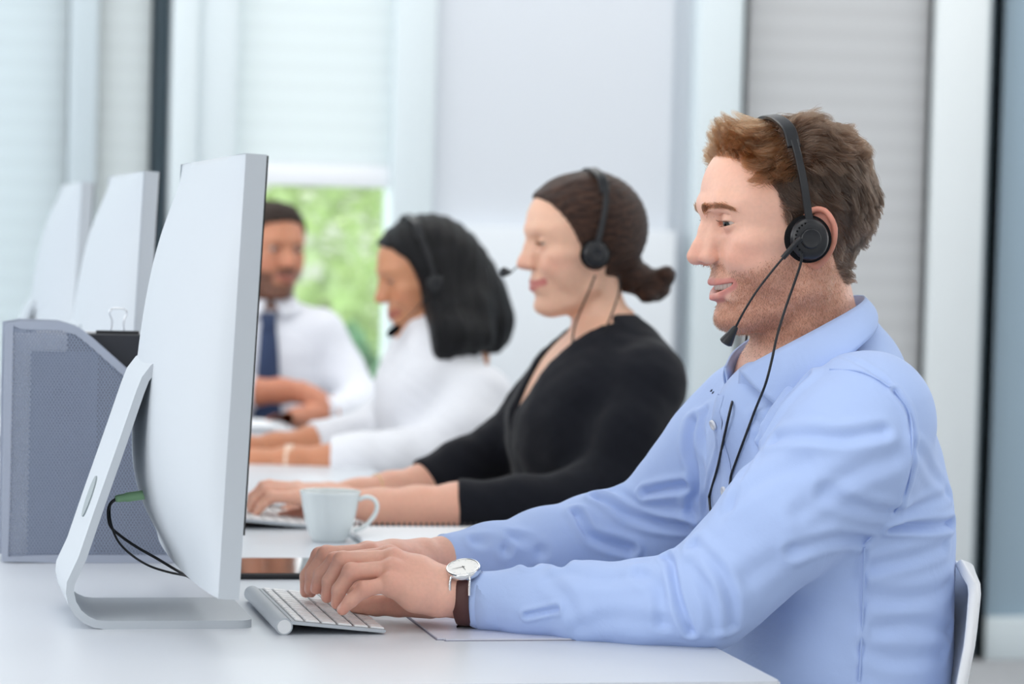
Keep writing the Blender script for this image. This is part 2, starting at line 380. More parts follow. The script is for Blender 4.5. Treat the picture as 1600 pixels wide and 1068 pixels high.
# ------------------------------------------------------------------ all-in-one monitors
def build_monitor():
    t = thing('desktop_computer', '', 'computer', (0.378, 3.21, DZ))
    W, H, Z0 = 0.65, 0.455, 0.062
    ts = [0, .02, .06, .12, .18, .25, .35, .5, .65, .78, .88, .95, 1.0]
    gs = [.16, .28, .50, .76, .95, 1.03, 1.06, 1.03, .93, .76, .52, .26, .03]
    ny, nz = 49, 61
    V, Fc = [], []
    for i in range(nz):
        tz = i / (nz - 1)
        g = np.interp(tz, ts, gs)
        if i < nz - 1: g = np.mean([np.interp(min(max(tz + q, 0), 1), ts, gs) for q in np.linspace(-.06, .06, 9) * min(1.0, (1 - tz) / .06)])
        for j in range(ny):
            s = -1 + 2 * j / (ny - 1)
            h = max(0.0, 1 - abs(s) ** 2.3) ** 0.75
            V.append((-0.021 - 0.062 * g * h, s * W / 2, Z0 + tz * H))
    for i in range(nz - 1):
        for j in range(ny - 1): Fc.append((i * ny + j, i * ny + j + 1, (i + 1) * ny + j + 1, (i + 1) * ny + j))
    # rim: straight edge band to the front
    loop = [j for j in range(ny)] + [i * ny + ny - 1 for i in range(1, nz)] + [(nz - 1) * ny + j for j in range(ny - 2, -1, -1)] + [i * ny for i in range(nz - 2, 0, -1)]
    b0 = len(V)
    for k in loop:
        x, y, z = V[k]; V.append((-0.0225, y, z))
    for k in loop:
        x, y, z = V[k]; V.append((-0.001, y, z))
    n = len(loop)
    for k in range(n):
        k2 = (k + 1) % n
        Fc.append((loop[k], b0 + k, b0 + k2, loop[k2])); Fc.append((b0 + k, b0 + n + k, b0 + n + k2, b0 + k2))
    Fc.append(tuple(b0 + n + k for k in range(n)))
    body = mesh('housing', V, Fc, M_alu, t); body.data.set_sharp_from_angle(angle=math.radians(64))
    body.rotation_euler = (0, math.radians(2.3), 0); body.location = (-0.0185, 0, 0)
    sc = box('screen', -0.0012, 0.0010, -W / 2 + 0.0015, W / 2 - 0.001, Z0 + 0.066, Z0 + H - 0.001, M_screen, t)
    sc.rotation_euler = body.rotation_euler; sc.location = body.location
    # stand: one bent aluminium strip
    th = 0.009
    inner = [(0.028, 0.009), (-0.05, 0.009), (-0.135, 0.009)]
    inner += [(-0.135 + 0.034 * math.sin(q), 0.043 - 0.034 * math.cos(q)) for q in np.radians([-15, -32, -50, -68, -86, -100])]
    inner += [(-0.1565, 0.076), (-0.140, 0.128), (-0.114, 0.207), (-0.0975, 0.2585), (-0.0925, 0.272), (-0.0845, 0.283), (-0.074, 0.2885)]
    p = np.array(inner); T = np.gradient(p, axis=0); T /= np.linalg.norm(T, axis=1)[:, None]
    Nn = np.stack([-T[:, 1], T[:, 0]], 1)
    out = p + Nn * th
    out[:, 1] = np.maximum(out[:, 1], 0.0)
    HW = 0.098
    V, Fc = [], []
    k = len(p)
    for y in (-HW, HW):
        V += [(x, y, z) for x, z in p] + [(x, y, z) for x, z in out]
    for i in range(k - 1):
        Fc += [(i, i + 1, k + i + 1, k + i), (2 * k + i, 3 * k + i, 3 * k + i + 1, 2 * k + i + 1), (i, 2 * k + i, 2 * k + i + 1, i + 1), (k + i, k + i + 1, 3 * k + i + 1, 3 * k + i)]
    Fc += [(0, k, 3 * k, 2 * k), (k - 1, 3 * k - 1, 4 * k - 1, 2 * k - 1)]
    bm = bmesh.new(); vs = [bm.verts.new(v) for v in V]
    for q in Fc: bm.faces.new([vs[a] for a in q])
    # round the two front corners of the foot
    bm.edges.ensure_lookup_table()
    es = [e for e in bm.edges if abs(e.verts[0].co.x - 0.028) < 0.004 and abs(e.verts[1].co.x - 0.028) < 0.004 and abs(e.verts[0].co.y - e.verts[1].co.y) < 1e-5]
    bmesh.ops.bevel(bm, geom=es, offset=0.018, segments=6, profile=0.5, affect='EDGES')
    st = from_bm('stand', bm, M_alu, t, smooth=True, sharp=40)
    # cable hole in the upright: disc through the strip, its grey painted as the hole's shade
    mid = np.array([-0.1425, 0.0, 0.1345]); ax = np.array([0.0425, 0.0, 0.131]); ax /= np.linalg.norm(ax)
    nr = np.array([-ax[2], 0, ax[0]])
    for nm, rr, hh, mt in (('cable_hole', 0.024, 0.0062, pmat('hole_shade', (140, 150, 154), 0.5)),):
        V = []; Fc = []; m = 32
        for s_ in (-hh, hh):
            for a in range(m): V.append(mid + nr * s_ + ax * rr * math.cos(2 * PI * a / m) + np.array([0, 1, 0]) * rr * math.sin(2 * PI * a / m))
        Fc = [tuple(range(m))[::-1], tuple(range(m, 2 * m))] + [(a, (a + 1) % m, m + (a + 1) % m, m + a) for a in range(m)]
        mesh(nm, V, Fc, mt, st, smooth=False)
    return t
mon = build_monitor()
mon['label'] = 'silver all-in-one computer nearest the camera, its curved back and stand in full view'
for Y, lab in ((4.372, 'silver all-in-one computer second in the row, behind the mesh file holder'), (5.66, 'silver all-in-one computer farthest back in the row, mostly hidden')):
    c = copy_tree(mon); c.location = (0.378, Y, DZ); c['label'] = lab
for o in [mon] + [x for x in C.objects if x.name.startswith('desktop_computer.')]: o['group'] = 'all-in-one computers on the bench desk'
# ------------------------------------------------------------------ keyboards
def build_keyboard():
    t = thing('keyboard', '', 'keyboard', (0.485, 3.20, DZ))
    HY = 0.140
    # aluminium plate, sloping down from the battery barrel to the front edge (barrel at -x, user at +x)
    bm = prism_bm([(-0.044, 0.0155), (0.060, 0.0052), (0.0605, 0.0035), (0.058, 0.0018), (-0.046, 0.0120)], -HY, HY)
    es = [e for e in bm.edges if abs(e.verts[0].co.y - e.verts[1].co.y) < 1e-6 and abs(e.verts[0].co.x - e.verts[1].co.x) < 0.01 and e.verts[0].co.x > 0.05]
    from_bm('plate', bm, M_alu, t)
    V, Fc = sweep([(-0.052, -HY, 0.0093), (-0.052, HY, 0.0093)], 0.0093, 28)
    br = mesh('battery_barrel', V, Fc, M_alu, t); br.data.set_sharp_from_angle(angle=math.radians(50))
    for s in (-1, 1):
        V, Fc = sweep([(-0.052, s * (HY + 0.0002), 0.0093), (-0.052, s * (HY + 0.0012), 0.0093)], 0.0076, 24)
        mesh('end_cap', V, Fc, M_steel, br, smooth=False)
    sl = math.atan2(0.0155 - 0.0052, 0.104)
    def zt(x): return 0.0155 - (x + 0.044) * math.tan(sl)
    bm = bmesh.new()
    rows = [(-0.0395, 0.0085, 14, None), (-0.0285, 0.0155, 14, 13), (-0.0105, 0.0155, 14, 0), (0.0075, 0.0155, 13, 0), (0.0255, 0.0155, 12, 0), (0.0435, 0.0155, 8, 3)]
    for k, (x0, dx, n, wide) in enumerate(rows):
        tot = 2 * HY - 0.006; gap = 0.0028
        ws = [1.0] * n
        if k == 2: ws[0] = 1.5
        if k == 3: ws[0] = ws[-1] = 1.9
        if k == 4: ws[0] = ws[-1] = 2.3
        if k == 5: ws = [1, 1, 1, 1.3, 5.2, 1.3, 1, 1.9]
        u = (tot - gap * (len(ws) - 1)) / sum(ws); y = -HY + 0.003
        for w in ws:
            yy = y + w * u
            r = bmesh.ops.create_cube(bm, size=1.0, matrix=Matrix.Translation((x0 + dx / 2, (y + yy) / 2, zt(x0 + dx / 2) + 0.0009)) @ Matrix.Rotation(sl, 4, 'Y') @ Matrix.Diagonal((dx, yy - y, 0.0022, 1)))
            es = [e for v in r['verts'] for e in v.link_edges]
            bmesh.ops.bevel(bm, geom=list(set(es)), offset=0.0007, segments=2, affect='EDGES')
            y = yy + gap
    from_bm('keys', bm, M_key, t, smooth=True, sharp=40)
    bm = bmesh.new(); add_box(bm, -0.0405, 0.0597, -HY + 0.0015, HY - 0.0015, -0.00015, 0.00025)
    w = from_bm('key_well', bm, M_keygap, t); w.rotation_euler = (0, sl, 0); w.location = (0, 0, zt(0.0))
    return t
kb = build_keyboard()
kb['label'] = 'silver keyboard with white keys under the hands of the man in the blue shirt'
for Y, x, lab in ((4.275, 0.565, "silver keyboard under the hand of the woman in the black cardigan"), (5.33, 0.55, 'silver keyboard under the hands of the woman in the white blouse')):
    c = copy_tree(kb); c.location = (x, Y, DZ); c['label'] = lab
for o in [x for x in C.objects if x.name.split('.')[0] == 'keyboard']: o['group'] = 'keyboards on the bench desk'

# ------------------------------------------------------------------ mesh file holder with papers, box file and binder clip
def wire_mesh_mat():
    m = bpy.data.materials.new('punched_grey_mesh'); m.use_nodes = True; nt = m.node_tree
    b = nt.nodes['Principled BSDF']; out = nt.nodes['Material Output']
    b.inputs['Base Color'].default_value = (*lin((140, 150, 170)), 1); b.inputs['Metallic'].default_value = 0.35; b.inputs['Roughness'].default_value = 0.4
    tc = nt.nodes.new('ShaderNodeTexCoord'); sp = nt.nodes.new('ShaderNodeSeparateXYZ'); nt.links.new(tc.outputs['Object'], sp.inputs[0])
    ad = nt.nodes.new('ShaderNodeMath'); ad.operation = 'ADD'; nt.links.new(sp.outputs[0], ad.inputs[0]); nt.links.new(sp.outputs[1], ad.inputs[1])
    def wav(a, sgn):
        q = nt.nodes.new('ShaderNodeMath'); q.operation = 'MULTIPLY'; q.inputs[1].default_value = sgn * 0.62; nt.links.new(sp.outputs[2], q.inputs[0])
        p = nt.nodes.new('ShaderNodeMath'); p.operation = 'ADD'; nt.links.new(ad.outputs[0], p.inputs[0]); nt.links.new(q.outputs[0], p.inputs[1])
        k = nt.nodes.new('ShaderNodeMath'); k.operation = 'MULTIPLY'; k.inputs[1].default_value = 2 * PI / 0.0042; nt.links.new(p.outputs[0], k.inputs[0])
        s = nt.nodes.new('ShaderNodeMath'); s.operation = 'COSINE'; nt.links.new(k.outputs[0], s.inputs[0])
        return s
    a1, a2 = wav(0, 1), wav(0, -1)
    mul = nt.nodes.new('ShaderNodeMath'); mul.operation = 'MULTIPLY'; nt.links.new(a1.outputs[0], mul.inputs[0]); nt.links.new(a2.outputs[0], mul.inputs[1])
    ma = nt.nodes.new('ShaderNodeMath'); ma.operation = 'ADD'; nt.links.new(a1.outputs[0], ma.inputs[0]); nt.links.new(a2.outputs[0], ma.inputs[1])
    gt = nt.nodes.new('ShaderNodeMath'); gt.operation = 'GREATER_THAN'; gt.inputs[1].default_value = 0.62; nt.links.new(ma.outputs[0], gt.inputs[0])
    tr = nt.nodes.new('ShaderNodeBsdfTransparent'); mx = nt.nodes.new('ShaderNodeMixShader')
    nt.links.new(gt.outputs[0], mx.inputs[0]); nt.links.new(b.outputs[0], mx.inputs[1]); nt.links.new(tr.outputs[0], mx.inputs[2]); nt.links.new(mx.outputs[0], out.inputs[0])
    return m
M_mesh = wire_mesh_mat()
M_filebar = pmat('grey_blue_steel', (164, 172, 188), 0.4, metal=0.3)
fh = thing('file_holder', 'grey wire mesh magazine file holder with a sloping top, behind the first computer', 'file holder', (0.160, 3.72, DZ + 0.0055))
FW, FD, FH = 0.258, 0.085, 0.303
prof = [(0, 0), (FW, 0), (FW, 0.150), (0.105, 0.283), (0.088, 0.296), (0.066, 0.302), (0, FH)]
for s, y in ((0, 0.0), (1, FD)):
    bm = bmesh.new(); bm.faces.new([bm.verts.new((x, y, z)) for x, z in prof]); from_bm('mesh_side', bm, M_mesh, fh)
    bar = [(x, y, z) for x, z in prof]
    pts = []
    for i in range(len(bar)):
        a, b = np.array(bar[i]), np.array(bar[(i + 1) % len(bar)])
        for q in np.linspace(0, 1, 5)[:-1]: pts.append(a + (b - a) * q)
    V, Fc = sweep(pts, 0.0052, 8, up=(0, 1, 0), closed=True, prof=[(1, -.45), (1, .45), (-1, .45), (-1, -.45)])
    mesh('rim', V, Fc, M_filebar, fh, smooth=False)
bm = bmesh.new(); bm.faces.new([bm.verts.new(v) for v in ((0, 0, 0), (0, FD, 0), (0, FD, FH), (0, 0, FH))]); from_bm('mesh_back', bm, M_mesh, fh)
box('base_plate', 0.001, FW - 0.001, 0.002, FD - 0.002, 0.0015, 0.004, M_filebar, fh)
bf = thing('box_file', 'black box file standing in the mesh file holder', 'box file', (0.197, 3.752, DZ + 0.0105))
box('cover', 0, 0.25, -0.012, 0.022, 0, 0.287, pmat('black_card', (26, 30, 40), 0.6), bf, bev=0.002)
box('page_block', 0.002, 0.235, 0.0225, 0.034, 0, 0.289, M_paper, bf)
pp = tag(box('paper_sheets', 0.166, 0.235, 3.7345, 3.7385, DZ + 0.0105, DZ + 0.297, M_paper), 'white paper sheets standing at the outer end of the mesh file holder', 'paper sheets')
lw = tag(box('grey_folder', 0.189, 0.275, 3.728, 3.733, DZ + 0.0105, DZ + 0.275, pmat('slate_folder', (92, 104, 128), 0.7)), 'slate grey folder filling the mesh file holder behind its side', 'folder')
bc = thing('binder_clip', 'black binder clip with silver wire handle on top of the black box file', 'binder clip', (0.302, 3.757, DZ + 0.2985))
V, Fc = merge([sweep([(-0.028, 0, 0), (0.028, 0, 0)], 1.0, prof=[(-.0055, -.013), (-.0045, -.013), (-0.0030, .0024), (.0030, .0024), (.0045, -.013), (.0055, -.013), (.0036, .0034), (-.0036, .0034)], up=(0, 0, 1))])
mesh('clamp', V, Fc, M_black, bc, smooth=False)
hp = catmull([(-0.009, -0.001, 0.002), (-0.0075, -0.003, 0.016), (-0.011, -0.005, 0.026), (-0.009, -0.006, 0.0315), (0, -0.006, 0.033), (0.009, -0.006, 0.0315), (0.011, -0.005, 0.026), (0.0075, -0.003, 0.016), (0.009, -0.001, 0.002)], 6)
tube('wire_handle', hp, 0.0009, M_chrome, bc, 8)

# ------------------------------------------------------------------ audio cable plugged into the first computer
ac = thing('audio_cable', 'black audio cable with a green plug in the back of the first computer', 'cable', (0.29, 3.13, 0.86))
def loc_to(o, pts): return [np.array(p) - np.array(o.location) for p in pts]
pa, pb = onY(180, 779, 3.20), onY(222, 773, 3.20)
V, Fc = sweep(loc_to(ac, [pa, pa * .9 + pb * .1, pa * .62 + pb * .38, pa * .6 + pb * .4, pb, pb + (pb - pa) * 0.5]), [0.0034, 0.0042, 0.0046, 0.0054, 0.0054, 0.0054], 16)
mesh('plug', V, Fc, M_green, ac)
def px_path(o, L): return catmull(loc_to(o, [onY(u, v, Y) for u, v, Y in L]), 8)
tube('cable', px_path(ac, [(181, 779, 3.20), (173, 786, 3.2), (169, 800, 3.2), (173, 822, 3.2), (190, 838, 3.21), (215, 855, 3.22), (245, 872, 3.23), (275, 890, 3.24), (300, 903, 3.28), (328, 911, 3.34), (348, 913, 3.38)]), 0.0017, M_cable, ac, 8)
tube('cable', px_path(ac, [(181, 780, 3.202), (172, 790, 3.205), (173, 815, 3.19), (184, 844, 3.18), (205, 866, 3.17), (232, 883, 3.17), (262, 893, 3.19), (290, 899, 3.22), (310, 906, 3.30), (330, 910, 3.34), (346, 912, 3.37)]), 0.0013, M_cable, ac, 8)

# ------------------------------------------------------------------ tablet, folder under the wrist, cup, notebook
tb = thing('tablet', 'dark glossy tablet lying flat behind the keyboard nearest the camera', 'tablet', (0.53, 3.63, DZ))
box('case', -0.105, 0.105, -0.085, 0.085, 0, 0.0075, M_black, tb, bev=0.003)
box('glass_screen', -0.102, 0.102, -0.082, 0.082, 0.0074, 0.0080, pmat('tablet_glass', (40, 30, 28), 0.06, spec=0.6), tb)
fo = thing('paper_folder', 'thin white plastic folder under the left wrist of the man in the blue shirt', 'folder', (0.72, 3.16, DZ))
bm = bmesh.new(); add_box(bm, -0.125, 0.11, -0.15, 0.15, 0.0004, 0.0022)
bmesh.ops.bevel(bm, geom=[e for e in bm.edges if abs(e.verts[0].co.z - e.verts[1].co.z) > 0.001], offset=0.008, segments=5, affect='EDGES')
f1 = from_bm('cover', bm, pmat('white_plastic_cover', (216, 218, 230), 0.3), fo); f1.rotation_euler = (0, 0, 0)
bm = bmesh.new(); add_box(bm, -0.127, 0.108, -0.152, 0.152, 0.0, 0.0006)
bmesh.ops.bevel(bm, geom=[e for e in bm.edges if abs(e.verts[0].co.z - e.verts[1].co.z) > 0.0003], offset=0.008, segments=5, affect='EDGES')
from_bm('back_cover', bm, pmat('grey_cover', (110, 112, 130), 0.5), fo)

cup = thing('coffee_cup', 'white porcelain cup with a curved handle between the two nearest keyboards', 'cup', (0.625, 3.985, DZ))
outer = [(0.0, 0.0), (0.022, 0.0), (0.024, 0.002), (0.0245, 0.004), (0.028, 0.010), (0.0335, 0.028), (0.0375, 0.048), (0.0405, 0.066), (0.0415, 0.0695)]
inner = [(0.0405, 0.0705), (0.0392, 0.069), (0.036, 0.048), (0.032, 0.028), (0.025, 0.009), (0.0, 0.0055)]
V, Fc = lathe([(r * 1.05, z * 1.02) for r, z in outer + inner], 56)
cb = mesh('bowl', V, Fc, M_porcelain, cup)
V, Fc = lathe([(0.0, 0.052), (0.0362, 0.052)], 40); mesh('coffee', V, Fc, M_coffee, cup)
hd = catmull([(0.041, 0, 0.060), (0.050, 0, 0.064), (0.060, 0, 0.0625), (0.0665, 0, 0.055), (0.066, 0, 0.044), (0.059, 0, 0.032), (0.048, 0, 0.021), (0.035, 0, 0.0155)], 8)
V, Fc = sweep(hd, 1.0, up=(0, 1, 0), prof=[(.0032 * math.cos(a), .0052 * math.sin(a)) for a in np.linspace(0, 2 * PI, 14, endpoint=False)])
h = mesh('handle', V, Fc, M_porcelain, cup); h.rotation_euler = (0, 0, math.radians(-14))

nb = thing('spiral_notebook', 'white spiral notebook lying open on the desk behind the cup', 'notebook', (0.80, 4.00, DZ))
nbm = Matrix.Rotation(math.radians(0), 4, 'Z')
box('pages', -0.135, 0.09, -0.10, 0.105, 0.0008, 0.009, M_paper, nb, bev=0.001)
box('cover', -0.137, 0.092, -0.102, 0.107, 0.0, 0.0008, pmat('notebook_cover', (120, 140, 150), 0.6), nb)
parts = []
for i in range(26):
    x = -0.128 + i * 0.0083
    parts.append(sweep([(x, 0.104 + 0.0072 * math.cos(a), 0.0065 + 0.0072 * math.sin(a)) for a in np.linspace(0, 2 * PI, 13)[:-1]], 0.0011, 6, up=(1, 0, 0), closed=True))
V, Fc = merge(parts); mesh('spiral_binding', V, Fc, M_black, nb)
ds = tag(box('document_sheet', 0.62, 0.80, 3.60, 3.84, DZ, DZ + 0.0015, M_paper), 'white document sheet lying behind the right forearm of the man in the blue shirt', 'paper')

# things on the far end of the desk
pj = thing('paper_stack', 'white stack of papers on the far desk end in front of the bearded man', 'paper stack', (0.93 - 0.12, 6.2, DZ))
box('sheets', -0.11, 0.02, -0.12, 0.12, 0, 0.012, M_paper, pj); s2 = box('top_sheet', -0.10, 0.03, -0.13, 0.11, 0.0122, 0.0135, M_paper, pj); s2.rotation_euler = (0, 0, 0.06)

# ------------------------------------------------------------------ chairs
def build_chair():
    t = thing('shell_chair', '', 'chair', (0, 0, 0))
    # seat pan to backrest profile (x away from the desk, z), flat shell of 2 cm with a rolled rim
    prof = catmull([(-0.33, 0.425), (-0.29, 0.448), (-0.18, 0.448), (-0.06, 0.440), (0.03, 0.448), (0.080, 0.500), (0.102, 0.58), (0.120, 0.68), (0.138, 0.765), (0.152, 0.815)], 5)
    wid = np.interp(np.linspace(0, 1, len(prof)), [0, .1, .5, .62, .85, .95, 1], [.185, .215, .222, .22, .205, .175, .11])
    nW = 21; V = []; Fc = []
    n = len(prof)
    T = np.gradient(prof, axis=0); T /= np.linalg.norm(T, axis=1)[:, None]; Nn = np.stack([-T[:, 1], T[:, 0]], 1)
    for i in range(n):
        for j in range(nW):
            s = -1 + 2 * j / (nW - 1)
            q = prof[i] + Nn[i] * (0.055 * abs(s) ** 2.6) * (0.8 if i > n * 0.55 else 1.0)
            V.append((q[0], s * wid[i], q[1]))
    for i in range(n - 1):
        for j in range(nW - 1): Fc.append((i * nW + j, (i + 1) * nW + j, (i + 1) * nW + j + 1, i * nW + j + 1))
    sh = mesh('seat_shell', V, Fc, M_chair, t)
    md = sh.modifiers.new('thickness', 'SOLIDIFY'); md.thickness = 0.011; md.offset = 0
    md = sh.modifiers.new('rim', 'BEVEL'); md.width = 0.004; md.segments = 3; md.limit_method = 'ANGLE'
    for sx in (-1, 1):
        for sy in (-1, 1):
            tube('leg', [(-0.13 + sx * 0.10, sy * 0.13, 0.43), (-0.13 + sx * 0.21, sy * 0.22, 0.0)], [0.012, 0.009], M_steel, t, 12)
    for sy in (-1, 1): tube('crossbar', [(-0.13 - 0.11, sy * 0.14, 0.415), (-0.13 + 0.11, sy * 0.14, 0.415)], 0.009, M_steel, t, 10)
    return t
ch = build_chair(); ch.location = (1.078, 3.12, 0); ch['label'] = 'white shell chair at the back of the man in the blue shirt'
# ------------------------------------------------------------------ implicit modelling: smooth unions meshed by sparse surface nets
def smin(a, b, k):
    h = np.maximum(k - np.abs(a - b), 0) / k
    return np.minimum(a, b) - h * h * k * 0.25
def smax(a, b, k): return -smin(-a, -b, k)
class Model:
    def __init__(s): s.pr = []; s.frame()
    def frame(s, R=None, t=(0, 0, 0), sc=1.0, mirror=False):
        s.R = np.eye(3) if R is None else np.array(R, float); s.t = np.array(t, float); s.sc = sc; s.mir = mirror
        return s
    def add(s, fn, lo, hi, op='u', k=0.01):
        R, t, sc, mir = s.R, s.t, s.sc, s.mir
        lo, hi = np.array(lo, float), np.array(hi, float)
        if mir:
            m = max(abs(lo[1]), abs(hi[1])); lo[1], hi[1] = -m, m
        cs = np.array([[(lo, hi)[a][0], (lo, hi)[b][1], (lo, hi)[c][2]] for a in (0, 1) for b in (0, 1) for c in (0, 1)])
        W = cs * sc @ R.T + t
        k = k * sc
        def f(P):
            L = ((P - t) @ R) / sc
            if mir: L = np.stack([L[:, 0], np.abs(L[:, 1]), L[:, 2]], 1)
            return fn(L) * sc
        s.pr.append((f, W.min(0) - k, W.max(0) + k, op, max(k, 1e-6)))
    def ell(s, c, r, rot=None, op='u', k=0.01):
        c, r = np.array(c, float), np.array(r, float)
        Rm = None if rot is None else np.array(Matrix.Rotation(math.radians(rot[0]), 3, rot[1]) if len(rot) == 2 else Matrix.Rotation(math.radians(rot[0]), 3, rot[1]) @ Matrix.Rotation(math.radians(rot[2]), 3, rot[3]))
        def fn(L):
            q = L - c
            if Rm is not None: q = q @ Rm
            k0 = np.sqrt(((q / r) ** 2).sum(1)); k1 = np.sqrt(((q / (r * r)) ** 2).sum(1))
            return k0 * (k0 - 1) / (k1 + 1e-9)
        m = r if Rm is None else np.full(3, r.max())
        s.add(fn, c - m, c + m, op, k)
    def chain(s, pts, rad, op='u', k=0.01, kin=None, flat=None):
        """capsules through pts with radii rad; flat=(axis, factor): cross-section squashed along a local axis"""
        pts = np.array(pts, float); n = len(pts)
        rad = np.full(n, rad, float) if np.isscalar(rad) else np.array(rad, float)
        if flat is not None: ax = np.array(flat[0], float); ax /= np.linalg.norm(ax); fa = flat[1]
        def fn(L):
            d = None
            for i in range(n - 1):
                a, ba = pts[i], pts[i + 1] - pts[i]
                pa = L - a
                h = np.clip(pa @ ba / (ba @ ba + 1e-12), 0, 1)
                q = pa - h[:, None] * ba
                if flat is None: l = np.sqrt((q * q).sum(1))
                else:
                    w = q @ ax; l = np.sqrt(np.maximum((q * q).sum(1) - w * w, 0) + (w / fa) ** 2) 
                    l = l * min(1, fa) if False else l
                e = l - (rad[i] + (rad[i + 1] - rad[i]) * h)
                if flat is not None: e = e * min(1.0, fa)
                d = e if d is None else (np.minimum(d, e) if kin is None else smin(d, e, kin))
            return d
        R_ = rad * (max(1, flat[1]) if flat is not None else 1)
        s.add(fn, (pts - R_[:, None]).min(0), (pts + R_[:, None]).max(0), op, k)
    def cap(s, a, b, ra, rb=None, **kw): s.chain([a, b], [ra, ra if rb is None else rb], **kw)
    def loft(s, zs, cx, rx_f, rx_b, ry, cy=None, n=2.2, op='u', k=0.01):
        """horizontal sections stacked along local z: centre (cx, cy), front/back half depths, half width, superellipse power"""
        zs = np.array(zs, float); o = np.argsort(zs); zs = zs[o]
        A = [np.array(a, float)[o] for a in (cx, rx_f, rx_b, ry)]; cyv = np.zeros(len(zs)) if cy is None else np.array(cy, float)[o]
        nv = np.full(len(zs), n, float) if np.isscalar(n) else np.array(n, float)[o]
        # smooth resample
        zz = np.linspace(zs[0], zs[-1], 240)
        def sm(v):
            w = np.interp(zz, zs, v); kern = np.hanning(17); kern /= kern.sum()
            return np.convolve(np.pad(w, 8, mode='reflect', reflect_type='odd'), kern, 'valid')
        cxx, rf, rb, ryy = [sm(a) for a in A]; cyy = sm(cyv); nn = sm(nv)
        def fn(L):
            z = np.clip(L[:, 2], zs[0], zs[-1])
            t = (z - zs[0]) / (zs[-1] - zs[0]) * 239
            i = np.minimum(t.astype(int), 238); fr = t - i
            g = lambda a: a[i] * (1 - fr) + a[i + 1] * fr
            c, f, b, w, y0, pw = g(cxx), g(rf), g(rb), g(ryy), g(cyy), g(nn)
            dx = L[:, 0] - c; dy = np.abs(L[:, 1] - y0) / w
            ex = np.abs(dx) / np.where(dx > 0, f, b)
            rho = (ex ** pw + dy ** pw) ** (1 / pw)
            d = np.sqrt(dx * dx + (L[:, 1] - y0) ** 2) * (1 - 1 / np.maximum(rho, 1e-3))
            d = np.where(rho < 0.3, -np.minimum(np.minimum(f, b), w), d)
            dz = np.maximum(np.maximum(zs[0] - L[:, 2], L[:, 2] - zs[-1]), 0)
            return np.where(dz > 0, np.sqrt(np.maximum(d, 0) ** 2 + dz ** 2) , np.maximum(d, np.maximum(zs[0] - L[:, 2], L[:, 2] - zs[-1])))
        x1, x0 = (np.array(A[0]) + A[1]).max(), (np.array(A[0]) - A[2]).min(); w = A[3].max()
        s.add(fn, (x0, cyv.min() - w, zs[0]), (x1, cyv.max() + w, zs[-1]), op, k)
    def field(s, P, prims):
        d = np.full(len(P), 1.0)
        for f, lo, hi, op, k in prims:
            e = f(P)
            if op == 'u': d = smin(d, e, k)
            elif op == 's': d = smax(d, -e, k)
            elif op == 'i': d = smax(d, e, k)
            elif op == 'd': d = d + e
        return d
    def mesh(s, xs, ys, zs, B=20):
        """sparse surface nets on the rectilinear grid xs, ys, zs -> verts, quads"""
        nx, ny, nz = len(xs), len(ys), len(zs)
        unions = [p for p in s.pr if p[3] == 'u']
        cells, verts, quads = [], [], []
        for bx in range(0, nx - 1, B):
            for by in range(0, ny - 1, B):
                for bz in range(0, nz - 1, B):
                    X, Y, Z = xs[bx:bx + B + 1], ys[by:by + B + 1], zs[bz:bz + B + 1]
                    lo = np.array([X[0], Y[0], Z[0]]); hi = np.array([X[-1], Y[-1], Z[-1]])
                    m = 0.004
                    pr = [p for p in s.pr if np.all(p[1] - m <= hi) and np.all(p[2] + m >= lo)]
                    if not any(p[3] == 'u' for p in pr): continue
                    cn = s.field(((lo + hi) / 2)[None], pr)[0]
                    if abs(cn) > np.linalg.norm(hi - lo) * 1.6 + 0.02: continue
                    a, b, c = len(X), len(Y), len(Z)
                    G = np.stack(np.meshgrid(X, Y, Z, indexing='ij'), -1).reshape(-1, 3)
                    D = s.field(G, pr).reshape(a, b, c)
                    S = D < 0
                    if S.all() or not S.any(): continue
                    cs = [(i, j, k) for i in (0, 1) for j in (0, 1) for k in (0, 1)]
                    sub = lambda A, o: A[o[0]:a - 1 + o[0], o[1]:b - 1 + o[1], o[2]:c - 1 + o[2]]
                    cnt = sum(sub(S, o).astype(np.int8) for o in cs)
                    act = (cnt > 0) & (cnt < 8)
                    I, J, K = np.nonzero(act)
                    acc = np.zeros((len(I), 3)); num = np.zeros(len(I))
                    for ax in range(3):
                        for o in cs:
                            if o[ax]: continue
                            o2 = list(o); o2[ax] = 1
                            d0 = D[I + o[0], J + o[1], K + o[2]]; d1 = D[I + o2[0], J + o2[1], K + o2[2]]
                            w = (d0 < 0) != (d1 < 0)
                            t = np.where(w, d0 / np.where(w, d0 - d1, 1), 0)
                            p0 = np.stack([X[I + o[0]], Y[J + o[1]], Z[K + o[2]]], 1); p1 = np.stack([X[I + o2[0]], Y[J + o2[1]], Z[K + o2[2]]], 1)
                            acc += np.where(w[:, None], p0 + (p1 - p0) * t[:, None], 0); num += w
                    verts.append(acc / num[:, None])
                    gid = lambda i, j, k: ((i + bx).astype(np.int64) * ny + (j + by)) * nz + (k + bz)
                    cells.append(gid(I, J, K))
                    A_, B_, C_ = min(B, a - 1), min(B, b - 1), min(B, c - 1)
